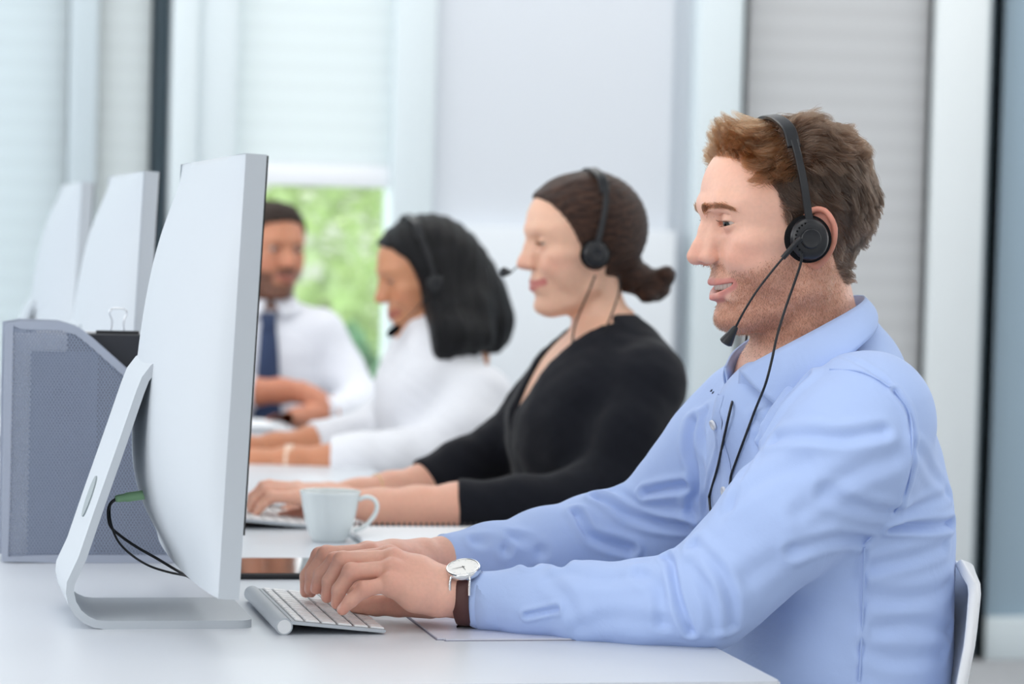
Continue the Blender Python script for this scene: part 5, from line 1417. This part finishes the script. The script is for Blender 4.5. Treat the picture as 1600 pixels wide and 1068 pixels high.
def wristwatch():
    c = onY(729, 932, 3.098)
    a = np.array(LE) - np.array(LW); a /= np.linalg.norm(a)
    up = np.array([-0.05, -0.42, 0.90]); up -= a * up.dot(a); up /= np.linalg.norm(up); sd = np.cross(a, up)
    o = thing('wrist_watch', 'silver watch with a white dial and brown strap on the man in the blue shirt', 'watch', c)
    ru, rs_ = 0.0305, 0.0308
    V, F = [], []
    n = 56; prof = [(-.0098, 0), (-.0092, .0014), (0, .0022), (.0092, .0014), (.0098, 0), (.0092, -.0006), (-.0092, -.0006)]
    for i in range(n):
        t_ = 2 * PI * i / n
        w = 1 - 0.10 * (1 - math.cos(t_)) / 2
        for b, h in prof:
            V.append(a * b * w + up * (ru + h) * math.cos(t_) + sd * (rs_ + h) * math.sin(t_))
    m = len(prof)
    for i in range(n):
        for k in range(m): F.append((i * m + k, i * m + (k + 1) % m, ((i + 1) % n) * m + (k + 1) % m, ((i + 1) % n) * m + k))
    st = mesh('strap', V, F, pmat('brown_leather', (78, 44, 40), 0.5, bump=(400, 0.2, 0.001)), o)
    ctr = up * (ru + 0.001)
    def lat(name, prof, mat, par, n=56):
        V, F = lathe(prof, n); return mesh(name, [ctr + a * v[0] + sd * v[1] + up * v[2] for v in V], F, mat, par)
    case = lat('case', [(0, -.001), (.0175, -.001), (.0195, .001), (.0200, .004), (.0192, .0068), (.0178, .0080), (.0172, .0074)], M_chrome, o)
    lat('dial', [(0, .0071), (.0174, .0071)], pmat('white_dial', (238, 238, 236), 0.3), o)
    parts = []
    for k in range(12):
        an = 2 * PI * k / 12; d = a * math.cos(an) + sd * math.sin(an); e = np.cross(up, d)
        p = ctr + up * .0073 + d * .0145
        parts.append(([p - d * .0018 - e * .0003, p + d * .0018 - e * .0003, p + d * .0018 + e * .0003, p - d * .0018 + e * .0003], [(0, 1, 2, 3)]))
    V, F = merge(parts); mesh('hour_marks', V, F, M_alu_plain, o, smooth=False)
    for nm, an, ln in (('hour_hand', 1.0, .008), ('minute_hand', 2.7, .0125)):
        d = a * math.cos(an) + sd * math.sin(an); e = np.cross(up, d); p = ctr + up * .0076
        mesh(nm, [p - d * .002 - e * .0005, p + d * ln - e * .0002, p + d * ln + e * .0002, p - d * .002 + e * .0005], [(0, 1, 2, 3)], M_black, o, smooth=False)
    tube('crown', [ctr - a * .0198 + up * .003, ctr - a * .0228 + up * .003], .0019, M_chrome, case, 12)
    for s1 in (-1, 1):
        for s2 in (-1, 1):
            tube('lug', catmull([ctr + a * s1 * .0105 + sd * s2 * .0150 + up * .004, ctr + a * s1 * .0112 + sd * s2 * .0205 + up * .0015, ctr + a * s1 * .0112 + sd * s2 * .0248 - up * .0045, ctr + a * s1 * .0110 + sd * s2 * .0283 - up * .0125], 4), .0016, M_chrome, case, 8)
    b = -up * (ru + .0015)
    V, F = sweep([b + a * .0115 + sd * .006, b + a * .0115 - sd * .010, b - a * .0115 - sd * .010, b - a * .0115 + sd * .006], .0011, 8, closed=True); mesh('buckle', V, F, pmat('dark_bronze', (70, 58, 44), 0.3, metal=0.9), o)
    V = []; F = []
    for i in range(12):
        t_ = PI + (i - 6) * 0.10
        for h in (.0012, .0042):
            for w in (-.0104, .0104): V.append(a * w + up * (ru + h) * math.cos(t_) + sd * (rs_ + h) * math.sin(t_))
    for i in range(11):
        q = 4 * i; F += [(q, q + 1, q + 5, q + 4), (q + 2, q + 6, q + 7, q + 3), (q, q + 4, q + 6, q + 2), (q + 1, q + 3, q + 7, q + 5)]
    mesh('strap_keeper', V, F, pmat('dark_leather', (52, 34, 26), 0.45), o)
wristwatch()
# ------------------------------------------------------------------ the three colleagues
def hair_shell(m, H, hairline, grow_mm=7.0, k=4.0):
    """skull-hugging hair cap: the cranium grown outward and cut along the hairline"""
    R, t, sc = H
    m.frame(R, t, sc)
    g = grow_mm
    def fn(L):
        def el(c, r):
            q = L - np.array(c); r = np.array(r); k0 = np.sqrt(((q / r) ** 2).sum(1)); k1 = np.sqrt(((q / r ** 2) ** 2).sum(1)); return k0 * (k0 - 1) / (k1 + 1e-9)
        d = smin(el((-6, 0, 41), (88 + g, 75 + g, 83 + g)), el((27, 0, 50), (66 + g * .7, 62 + g, 62 + g)), 20)
        return smax(d, hairline(L) * 0.8, k * 1.6)
    m.add(fn, (-110, -95, -60), (110, 95, 145), 'u', 4)
def figure(label, H, skin_name, skin, blush, lips, sleeves, inner, torso, hands_, res, cloth, cloth_name, tr, group='call agents at the bench desk', fem=1.0, smile=0.6, lid=(-9, 13), open_mouth=0.0, ears=False, neck=None, vneck=None, beard=None, brow=(70, 48, 36), iris=(70, 50, 36), box_=None, hide_eyes=False, lash=7.0):
    R, t, SC = H
    set_lips(open_mouth, smile)
    zz, cx, rf, rb, ry, yc, rot = torso
    m = Model()
    m.frame(R, t, SC, True); head_prims(m, fem=fem, lid=lid, open_mouth=open_mouth, smile=smile, ears=ears)
    m.frame(R, t, SC); nr = neck or [44, 45, 48]
    m.chain([(-4, 0, -40), (-14, 0, -100), (-38, 0, -160)], nr, k=18)
    Rt = np.array(Matrix.Rotation(rot, 3, 'Z')); tt = np.array([cx[0], yc, 0.0])
    cl = np.array(cx) - cx[0]
    m.frame(Rt, tt)
    m.loft(zz, cl, np.array(rb) - .012, np.array(rf) - .010, np.array(ry) - .012, k=.03)
    m.frame()
    for (P, r) in inner: m.chain(P, r, k=.02, kin=.02)
    for hd_ in hands_: hand(m, *hd_[0], **hd_[1])
    lo, hi = box_
    V, Q = m.mesh(*[grid1([(lo[a], hi[a], res)]) for a in range(3)])
    V = relax(V, Q, 1, 0.35)
    L = to_local(V, R, t, SC); hdm = V[:, 2] > t[2] - 0.18 * SC * 1000
    T = np.tile(np.array(lin(skin)), (len(V), 1))
    T[hdm] = face_tint(L[hdm], lin(skin), lin(blush), lin(lips), lin(beard) if beard else None, 0.9 if beard else 0)
    hm_ = V[:, 2] < .85
    T[hm_] = mixc(T[hm_], lin(blush), np.full(hm_.sum(), .3))
    bd = seg_dist(np.stack([L[:, 0], np.abs(L[:, 1]), L[:, 2]], 1), catmull([(92, 7.5, 44), (90, 15, 46), (84, 28, 48.5), (76, 39, 48.5), (66, 47, 44.5)], 4))
    T = mixc(T, lin(brow), sstep(5.0, 2.2, bd) * hdm * 0.75)
    p = quads_object('person', V, Q, bpy.data.materials.get(skin_name) or skin_mat(skin_name), None, T)
    tag(p, label, 'person', group)
    if not hide_eyes: eyes(R, t, SC, p, iris=iris, gaze=(0.05, -0.35))
    lashes(R, t, SC, p, M_lash, lid, n=70, length=lash)
    # garment
    s = Model(); s.frame(Rt, tt)
    s.loft(zz, cl, rb, rf, ry, n=2.3, k=.03)
    s.frame()
    for (P, r) in sleeves:
        if len(P) < 3: s.chain(P, r, k=.04); continue
        a_ = np.array(P[-1]) - np.array(P[-2]); a_ /= np.linalg.norm(a_)
        s.chain(list(P) + [np.array(P[-1]) + a_ * .05], list(r) + [r[-1]], k=.03, kin=.025)
    for (P, r) in sleeves:
        if len(P) < 3: continue
        e_ = np.array(P[-1]); a_ = e_ - np.array(P[-2]); a_ /= np.linalg.norm(a_)
        s.add(lambda Lp, e_=e_, a_=a_: np.maximum(-((Lp - e_) @ a_), np.linalg.norm(Lp - e_, axis=1) - .10), e_ - .10, e_ + .10, 's', .004)
    if vneck: s.frame(Rt, tt); s.add(*vneck)
    V, Q = s.mesh(*[grid1([(lo[a] , hi[a] + .1, max(res, .0035))]) for a in range(3)])
    V = relax(V, Q, 3); N = vnormals(V, Q)
    V = V + N * (smooth_noise(V * np.array([1, 1.5, 1.2]), 30, 5) * .0016 + smooth_noise(V, 85, 6) * .0008)[:, None]
    g = quads_object(cloth_name, V, Q, cloth, p)
    tr_mat, tr_seat = tr
    hipx = cx[0]
    if rot == 0: trousers(p, hipx, yc, tr_mat, M_shoe, hipx - .42, foot=hipx - .38)
    return p, g, bvh_of(V, Q)
M_lash = hair_mat('dark_lashes', (30, 20, 16))
M_shoe = pmat('black_shoe', (26, 26, 28), 0.4)
M_trous = cloth_mat('dark_trousers', (38, 40, 48))
def hair_mesh(name, m, box_, res, mat, parent, groove=None, tint=None):
    lo, hi = box_
    V, Q = m.mesh(*[grid1([(lo[a], hi[a], res)]) for a in range(3)])
    V = relax(V, Q, 2); N = vnormals(V, Q)
    if groove is not None: V = V + N * groove(V)[:, None]
    return quads_object(name, V, Q, mat, parent), V, Q
def hair_surface_mat(name, rgb, hi, scale=(40, 40, 8)):
    m = pmat(name, rgb, 0.42, spec=0.22, bump=(60, 0.5, 0.004, scale)); nt = m.node_tree; b = nt.nodes['Principled BSDF']
    tc = nt.nodes.new('ShaderNodeTexCoord'); mp = nt.nodes.new('ShaderNodeMapping'); mp.inputs['Scale'].default_value = scale
    n = nt.nodes.new('ShaderNodeTexNoise'); n.inputs['Scale'].default_value = 6; n.inputs['Detail'].default_value = 3
    cr = nt.nodes.new('ShaderNodeValToRGB'); cr.color_ramp.elements[0].color = (*lin(rgb), 1); cr.color_ramp.elements[1].color = (*lin(hi), 1)
    cr.color_ramp.elements[0].position = .4; cr.color_ramp.elements[1].position = .7
    nt.links.new(tc.outputs['Object'], mp.inputs[0]); nt.links.new(mp.outputs[0], n.inputs['Vector']); nt.links.new(n.outputs['Fac'], cr.inputs[0]); nt.links.new(cr.outputs[0], b.inputs['Base Color'])
    return m

# ---- woman in the black cardigan
def build_woman_black():
    SC = 0.00099; Y0 = 4.33
    HPw = onY(917, 397, Y0); R, t = head_frame(HPw, math.radians(6), math.radians(2)); H = (R, t, SC)
    nS = P3([(1008, 612, 4.19), (985, 680, 4.165), (955, 762, 4.15), (905, 783, 4.15), (810, 788, 4.158), (716, 791, 4.172)])
    fS = P3([(880, 590, 4.49), (838, 650, 4.50), (790, 700, 4.49), (720, 732, 4.47), (664, 757, 4.45)])
    nI = nS + P3([(650, 793, 4.185), (596, 792, 4.20), (545, 785, 4.215)]); fI = fS + P3([(610, 766, 4.435), (560, 774, 4.42), (520, 776, 4.41)])
    nh = P3([(545, 785, 4.215)])[0]
    f1 = [P3([(462, 778, 4.20), (425, 776, 4.198), (408, 790, 4.20), (400, 803, 4.202)]), P3([(458, 768, 4.215), (415, 766, 4.215), (398, 782, 4.217), (392, 796, 4.219)]),
          P3([(460, 764, 4.235), (412, 760, 4.237), (394, 776, 4.239), (389, 790, 4.241)]), P3([(464, 762, 4.255), (420, 758, 4.257), (402, 772, 4.259), (396, 786, 4.261)])]
    h1 = ((nh, .025, f1, P3([(520, 792, 4.24), (485, 798, 4.25), (462, 804, 4.252), (440, 806, 4.25)])), dict(sc=.92, palm_r=(.020, .0105)))
    fh = P3([(520, 776, 4.41)])[0]
    f2 = [P3([(450, 768, 4.37 + .02 * i), (415, 770, 4.37 + .02 * i), (402, 784, 4.37 + .02 * i), (398, 796, 4.37 + .02 * i)]) for i in range(4)]
    h2 = ((fh, .024, f2, P3([(500, 782, 4.38), (470, 790, 4.365), (445, 796, 4.36)])), dict(sc=.9, palm_r=(.020, .0105)))
    cxs = 1.085
    zz = [.50, .60, .70, .78, .85, .90, .95, .985, 1.01, 1.03, 1.06]
    torso = (zz, [cxs, 1.08, 1.08, 1.085, 1.085, 1.085, 1.085, 1.09, 1.095, 1.10, 1.105],
             [.125, .11, .10, .105, .125, .125, .10, .085, .07, .055, .03], [.115, .105, .10, .10, .10, .098, .096, .092, .088, .078, .055],
             [.175, .155, .145, .15, .158, .162, .158, .14, .118, .098, .062], Y0, 0.0)
    z0 = onY(862, 672, Y0)[2]
    def vcut(L):
        w = np.clip((L[:, 2] - z0) * 0.42, 0, .075); return np.maximum(np.abs(L[:, 1]) - w, L[:, 0] - 0.02 - (L[:, 2] - 1.0) * 0.0)
    v = (vcut, (-.25, -.1, z0 - .02), (.03, .1, 1.15), 's', .006)
    p, g, gb = figure('woman with her brown hair in a bun, in a black cardigan, looking down', H, 'fair_skin', (232, 186, 160), (226, 150, 134), (190, 104, 104),
                      [(P3([(1000, 548, 4.27), (1018, 585, 4.21)]), [.038, .050]), (nS, [.058, .056, .050, .0465, .0405, .0365]), (fS, [.056, .053, .049, .042, .036])],
                      [(nI, [.045, .044, .040, .036, .034, .033, .030, .025, .022]), (fI, [.044, .042, .039, .035, .031, .027, .024, .022])],
                      torso, [h1, h2], .0028, cloth_mat('black_knit', (20, 22, 30), 0.9, 0.1), 'cardigan', (M_trous, 0), neck=[42, 43, 45], vneck=v, smile=0.75, lid=(-7, 15),
                      box_=((.45, Y0 - .32, .46), (1.25, Y0 + .32, 1.33)))
    # hair drawn back into a bun
    hl = lambda L: np.maximum(L[:, 0] - np.interp(L[:, 2], [-60, -20, 0, 20, 40, 60, 78, 90, 130], [2, 12, 24, 30, 38, 48, 60, 70, 130]), np.interp(L[:, 0], [-120, -60, -20, 10, 40], [-46, -58, -40, -12, -14]) - L[:, 2])
    m = Model(); hair_shell(m, H, hl, 8)
    m.frame()
    bc = onY(1022, 446, Y0 + .01); hb = onY(985, 430, Y0)
    m.chain([hb, bc], [.030, .021], k=.012); m.ell(bc, (.027, .028, .026), k=.008)
    m.ell(onY(1040, 430, Y0 - .005), (.016, .018, .016), k=.005); m.ell(onY(1012, 461, Y0 - .01), (.017, .018, .013), k=.005)
    mat = hair_surface_mat('brown_hair_drawn_back', (46, 30, 24), (80, 54, 42), (8, 30, 34))
    groove = lambda V: .0005 * np.sin(220 * (to_local(V, *H)[:, 2] * .001 * 2.2 + to_local(V, *H)[:, 0] * .001 * .5) + 2 * smooth_noise(V, 60, 3))
    hm, V, Q = hair_mesh('hair', m, ((.9, Y0 - .12, 1.04), (1.25, Y0 + .12, 1.33)), .003, mat, p, groove)
    sb = bvh_of(V, Q)
    # headset, microphone on the far side, cables down the neck
    e = lambda y: to_world(np.array([11, y, 2.0]), *H)
    yN = float(e(100)[1])
    boom_ = ([e(-104), e(-104) + np.array([-.016, -.002, -.010])], [e(-104) + np.array([-.016, -.002, -.010]), e(-100) + np.array([-.07, -.004, -.022]), to_world((112, -52, -20), *H)], (to_world((114, -48, -20), *H), to_world((130, -34, -18), *H)))
    cabs = [catmull(P3([(930, 430, yN), (920, 455, yN + .01), (905, 490, yN + .03), (896, 520, yN + .05), (893, 560, yN + .07)]), 6),
            catmull(P3([(966, 430, yN), (968, 452, yN), (958, 485, yN + .005), (945, 515, yN + .01), (930, 535, yN + .02), (915, 546, yN + .03)]), 6)]
    hs = headset(H, 'black headset on the woman in the black cardigan', 'black headsets', boom_, cabs, r=24, top=(-16, 0, 134), mid=(-16, 62, 118))
    # clip on the cable and the bracelet
    c0, c1 = onY(915, 546, yN + .03), onY(930, 534, yN + .022)
    k = tube('cable_clip', [c0, c1], [.0045, .0045], M_black, None, 8); k.parent = hs; k.matrix_parent_inverse = Matrix.Translation(-hs.location)
    br = onY(588, 768, 4.43); ax = np.array(fI[-1]) - np.array(fI[-3]); ax /= np.linalg.norm(ax)
    ring = [br + .0275 * (np.array([0, 0, 1.0]) * math.cos(a) + np.cross(ax, [0, 0, 1.0]) * math.sin(a)) for a in np.linspace(0, 2 * PI, 33)[:-1]]
    V, F = sweep(ring, .0016, 8, closed=True)
    tag(mesh('bracelet', V, F, pmat('gold', (226, 190, 140), .25, metal=.8)), 'thin gold bracelet on the wrist of the woman in the black cardigan', 'bracelet')
    # collar edge of the cardigan: a knitted band along the V
    return p
woman_black = build_woman_black()

# ---- woman in the white blouse
def build_woman_white():
    SC = 0.00099; Y0 = 5.42
    Hp = onY(672, 442, Y0); R, t = head_frame(Hp, math.radians(15), math.radians(2)); H = (R, t, SC)
    nS = P3([(752, 618, 5.27), (735, 665, 5.24), (690, 706, 5.235), (620, 720, 5.25), (560, 722, 5.26), (518, 724, 5.27)])
    fS = P3([(655, 600, 5.58), (620, 650, 5.59), (580, 680, 5.58), (530, 690, 5.55), (488, 694, 5.53)])
    nI = nS + P3([(455, 722, 5.285), (400, 724, 5.30), (375, 722, 5.305)]); fI = fS + P3([(430, 698, 5.50), (385, 702, 5.48), (370, 704, 5.475)])
    mk_h = lambda w, yy, v: ((w, .024, [P3([(325, v, yy + .02 * i), (300, v + 2, yy + .02 * i), (292, v + 14, yy + .02 * i), (289, v + 22, yy + .02 * i)]) for i in range(4)], P3([(355, v + 10, yy + .03), (335, v + 16, yy + .04), (318, v + 20, yy + .04)])), dict(sc=.92, palm_r=(.020, .0105)))
    zz = [.50, .60, .70, .78, .84, .89, .93, .96, .985, 1.01, 1.03]
    cxs = 1.05
    torso = (zz, [cxs, 1.055, 1.06, 1.06, 1.058, 1.055, 1.05, 1.05, 1.045, 1.04, 1.04], [.12, .11, .105, .11, .125, .12, .10, .085, .07, .055, .03], [.115, .108, .105, .105, .105, .10, .09, .08, .066, .05, .025],
             [.175, .16, .15, .155, .16, .165, .16, .142, .115, .085, .05], Y0, 0.0)
    p, g, gb = figure('woman with straight black hair in a white blouse, looking down', H, 'tan_skin', (204, 144, 108), (198, 122, 94), (160, 84, 80),
                      [(nS, [.060, .060, .058, .056, .052, .044]), (fS, [.056, .056, .053, .048, .040])], [(nI, [.045, .042, .038, .035, .034, .034, .028, .024, .022]), (fI, [.042, .042, .039, .035, .034, .026, .023, .022])],
                      torso, [mk_h(nI[-1], 5.29, 712), mk_h(fI[-1], 5.44, 698)], .004, cloth_mat('white_blouse', (232, 234, 240), 0.8, 0.1), 'blouse', (M_trous, 0), neck=[42, 43, 45], smile=0.6, lid=(-7, 15),
                      box_=((.45, Y0 - .34, .46), (1.25, Y0 + .34, 1.24)))
    hl = lambda L: np.maximum(L[:, 0] - np.interp(L[:, 2], [-60, -20, 0, 20, 40, 60, 78, 90, 130], [22, 24, 27, 32, 40, 50, 62, 74, 130]), -60 - L[:, 2])
    m = Model(); hair_shell(m, H, hl, 12)
    m.frame()
    # straight lengths falling over the ears to the shoulders, longer behind
    for s_ in (-1, 1):
        e = lambda x, y, z: to_world((x, s_ * y, z), *H)
        m.chain([e(-8, 62, 30), e(-22, 66, -40), e(-38, 64, -105), e(-20, 52, -150)], [.030, .034, .033, .014], k=.025, kin=.02)
        m.chain([e(8, 68, 25), e(0, 70, -30), e(-8, 62, -90), e(4, 50, -135)], [.018, .020, .020, .009], k=.02, kin=.02)
        m.chain([e(-55, 40, 30), e(-78, 42, -40), e(-92, 40, -105), e(-92, 36, -135)], [.045, .044, .038, .020], k=.03, kin=.03)
    m.chain(P3([(690, 425, Y0 - .06), (702, 480, Y0 - .085), (708, 522, Y0 - .130), (692, 548, Y0 - .140)]), [.040, .045, .044, .020], k=.02, kin=.02)
    m.chain(P3([(735, 420, Y0 - .02), (756, 480, Y0 - .03), (764, 522, Y0 - .04), (770, 540, Y0 - .04)]), [.040, .036, .026, .012], k=.02, kin=.02)
    m.chain(P3([(725, 430, Y0 - .05), (736, 485, Y0 - .085), (740, 522, Y0 - .11), (728, 546, Y0 - .115)]), [.040, .042, .038, .016], k=.02, kin=.02)
    m.chain([to_world((-60, 0, 30), *H), to_world((-88, 0, -40), *H), to_world((-104, 0, -100), *H), to_world((-108, 0, -132), *H)], [.05, .045, .038, .02], k=.03, kin=.03)
    mat = hair_surface_mat('straight_black_hair', (8, 8, 11), (17, 17, 23), (30, 30, 5))
    hair_mesh('hair', m, ((.85, Y0 - .24, .86), (1.26, Y0 + .15, 1.24)), .004, mat, p, lambda V: .001 * np.sin(260 * V[:, 0] + 3 * smooth_noise(V, 20, 3)))
    e = lambda y: to_world(np.array([11, y, 2.0]), *H); yN = float(e(100)[1])
    boom_ = ([onY(668, 462, yN), onY(660, 473, yN)], [onY(660, 473, yN), onY(645, 490, yN + .01), onY(626, 508, yN + .03)], (onY(625, 509, yN + .03), onY(606, 524, yN + .045)))
    headset(H, 'black headset on the woman in the white blouse', 'black headsets', boom_, [], ear=(11, 92, 1), r=23, top=(16, 0, 140), mid=(14, 68, 122), foam_mic=True)
    br = onY(452, 722, 5.287); ax = np.array(nI[-1]) - np.array(nI[-3]); ax /= np.linalg.norm(ax); s3 = np.cross(ax, [0, 0, 1.0])
    ring = [br + .033 * (np.array([0, 0, 1.0]) * math.cos(a) + s3 * math.sin(a)) for a in np.linspace(0, 2 * PI, 33)[:-1]]
    V, F = sweep(ring, 1.0, prof=[(-.0012, -.008), (.0012, -.008), (.0012, .008), (-.0012, .008)], closed=True)
    # band lies along the arm: rotate the section so its width follows the arm
    V = []
    for a in np.linspace(0, 2 * PI, 41)[:-1]:
        d = np.array([0, 0, 1.0]) * math.cos(a) + s3 * math.sin(a)
        for w, h in ((-.008, .0), (.008, .0), (.008, .0022), (-.008, .0022)): V.append(br + d * (.0315 + h) + ax * w)
    F = [(i * 4 + k, i * 4 + (k + 1) % 4, ((i + 1) % 40) * 4 + (k + 1) % 4, ((i + 1) % 40) * 4 + k) for i in range(40) for k in range(4)]
    tag(mesh('bangle', V, F, pmat('pale_rose_bangle', (232, 202, 180), .3)), 'pale wide bangle on the forearm of the woman in the white blouse', 'bangle')
    return p
woman_white = build_woman_white()

# ---- bearded man at the far end of the desk, facing the camera
def build_far_man():
    SC = 0.00103; Y0 = 6.86
    Hp = onY(420, 402, Y0); R, t = head_frame(Hp, math.radians(3), 0, facing=math.radians(-68)); H = (R, t, SC)
    X0 = float(Hp[0])
    S1 = P3([(497, 522, 6.86), (530, 580, 6.84), (565, 632, 6.76), (540, 645, 6.62), (500, 648, 6.56)])
    S2 = P3([(345, 522, 6.88), (318, 580, 6.84), (322, 612, 6.72), (360, 612, 6.62), (400, 612, 6.60)])
    I1 = S1 + P3([(470, 652, 6.52)]); I2 = S2 + P3([(440, 610, 6.60), (468, 612, 6.59)])
    w2 = I2[-1]
    f2 = [P3([(502, 618 + 3 * i, 6.58 - .01 * i), (518, 626 + 3 * i, 6.575 - .01 * i), (526, 638 + 2 * i, 6.57 - .01 * i), (527, 645 + i, 6.57 - .01 * i)]) for i in range(4)]
    h2 = ((w2, .026, f2, P3([(482, 622, 6.57), (497, 638, 6.56), (508, 644, 6.56)])), dict(sc=1.0))
    w1 = I1[-1]
    f1 = [P3([(450, 652 + 0 * i, 6.50 - .018 * i), (432, 654, 6.49 - .018 * i), (424, 656, 6.49 - .018 * i), (418, 657, 6.49 - .018 * i)]) for i in range(4)]
    h1 = ((w1, .026, f1, P3([(462, 652, 6.47), (448, 654, 6.45), (438, 656, 6.445)])), dict(sc=1.0))
    zz = [.50, .60, .70, .80, .88, .93, .96, .985, 1.005]
    torso = (zz, [X0] * 9, [.125, .12, .115, .12, .12, .105, .09, .07, .04], [.12, .115, .11, .115, .115, .10, .085, .07, .04], [.175, .172, .17, .18, .19, .185, .165, .12, .06], Y0 + .03, math.radians(90))
    p, g, gb = figure('bearded man in a white shirt and navy tie at the far desk end', H, 'brown_skin', (200, 138, 108), (198, 120, 98), (150, 88, 80),
                      [(S1, [.066, .060, .053, .045, .038]), (S2, [.066, .060, .052, .042, .036])], [(I1, [.05, .046, .04, .035, .03, .026]), (I2, [.05, .046, .04, .033, .029, .027, .026])],
                      torso, [h1, h2], .005, cloth_mat('white_cotton', (232, 235, 244), 0.8, 0.1), 'shirt', (M_trous, 0), fem=0.0, smile=0.3, lid=(12, 12), ears=True, neck=[52, 54, 56], beard=(58, 38, 32), brow=(40, 28, 24), group='call agents at the bench desk', open_mouth=0,
                      box_=((X0 - .36, Y0 - .42, .46), (X0 + .36, Y0 + .2, 1.29)))
    hl = lambda L: np.maximum(L[:, 0] - np.interp(L[:, 2], [-60, 0, 20, 30, 50, 66, 78, 88, 95, 130], [6, 14, 20, 24, 34, 42, 56, 72, 80, 130]), np.interp(L[:, 0], [-110, -60, -40, -20, 12, 30], [-46, -54, -50, 22, 20, -10]) - L[:, 2])
    m = Model(); hair_shell(m, H, hl, 9)
    m.frame(R, t, SC); m.ell((32, 0, 104), (48, 50, 24), k=16)
    rs = np.random.RandomState(1)
    mat = pmat('dark_curly_hair', (46, 31, 24), .7, bump=(220, .8, .006)); nt = mat.node_tree
    V0 = None
    hm, V, Q = hair_mesh('hair', m, ((X0 - .14, Y0 - .16, 1.0), (X0 + .14, Y0 + .16, 1.29)), .004, mat, p, lambda V: .003 * smooth_noise(V, 230, 2))
    # tie with knot, lying on the shirt front
    cxt = [np.array([X0 - .012 + .004, Y0 - .5, z]) for z in np.linspace(.975, .64, 26)]
    V, F = [], []
    for i, q in enumerate(cxt):
        z = q[2]; w = np.interp(z, [.62, .70, .93, .95, .975], [.034, .036, .020, .017, .022])
        for s_ in (-1, -.5, 0, .5, 1):
            h = gb.ray_cast(Vector((q[0] + s_ * w, Y0 - .6, z)), Vector((0, 1, 0)))
            b = np.array(h[0]) if h[0] is not None else np.array([q[0] + s_ * w, Y0 - .1, z])
            V.append(b + np.array([0, -.006 + .003 * abs(s_), 0]) + np.array([0, -.012 if z > .945 else 0, 0]))
    for i in range(25):
        for j in range(4): F.append((i * 5 + j, i * 5 + j + 1, i * 5 + 6 + j, i * 5 + 5 + j))
    tie = mesh('tie', V, F, cloth_mat('navy_tie', (52, 66, 98), .6), p); md = tie.modifiers.new('thickness', 'SOLIDIFY'); md.thickness = .004
    # shirt collar
    cxk, cyk = X0, Y0 + .02
    top = [(cxk + .075 * math.sin(a), cyk - .06 * math.cos(a) - .01, 1.012 + .018 * (1 - math.cos(a)) / 2) for a in np.linspace(-PI * .96, PI * .96, 13) + 0.0]
    top = [(cxk + .064 * math.sin(a), cyk - .064 * math.cos(a) - .012, 1.005 + .030 * (1 - math.cos(a)) / 2) for a in np.linspace(.12, 2 * PI - .12, 15)]
    bot = [(cxk + .086 * math.sin(a), cyk - .088 * math.cos(a) - .012, .968 + .035 * (1 - math.cos(a)) / 2) for a in np.linspace(.35, 2 * PI - .35, 15)]
    strip_surface('collar', top, bot, bpy.data.materials['white_cotton'], g, .003, 50, 5)
    # seat: legs towards the desk end
    m = Model()
    m.loft([.455, .52, .60, .68], [X0] * 4, [.17, .175, .165, .16], [.17, .175, .165, .16], [.12, .128, .122, .115], cy=[Y0 + .03] * 4, k=.03)
    for s_ in (-1, 1): m.chain([(X0 + s_ * .085, Y0 - .02, .54), (X0 + s_ * .11, Y0 - .34, .52), (X0 + s_ * .11, Y0 - .30, .3), (X0 + s_ * .11, Y0 - .30, .06)], [.08, .064, .055, .05], k=.02, kin=.03)
    V, Q = m.mesh(grid1([(X0 - .25, X0 + .25, .009)]), grid1([(Y0 - .45, Y0 + .2, .009)]), grid1([(0, .72, .009)]))
    quads_object('trousers', V, Q, M_trous, p)
    return p
far_man = build_far_man()
for (x, y, a, lab) in ((1.075, 4.33, 0, 'white shell chair under the woman in the black cardigan'), (1.05, 5.42, 0, 'white shell chair under the woman in the white blouse'), (0.93, 6.92, 90, 'white shell chair under the bearded man at the far desk end')):
    c = copy_tree(ch); c.location = (x, y, 0); c.rotation_euler = (0, 0, math.radians(a)); c['label'] = lab
for o in [x for x in C.objects if x.name.split('.')[0] == 'shell_chair']: o['group'] = 'white shell chairs at the bench desk'
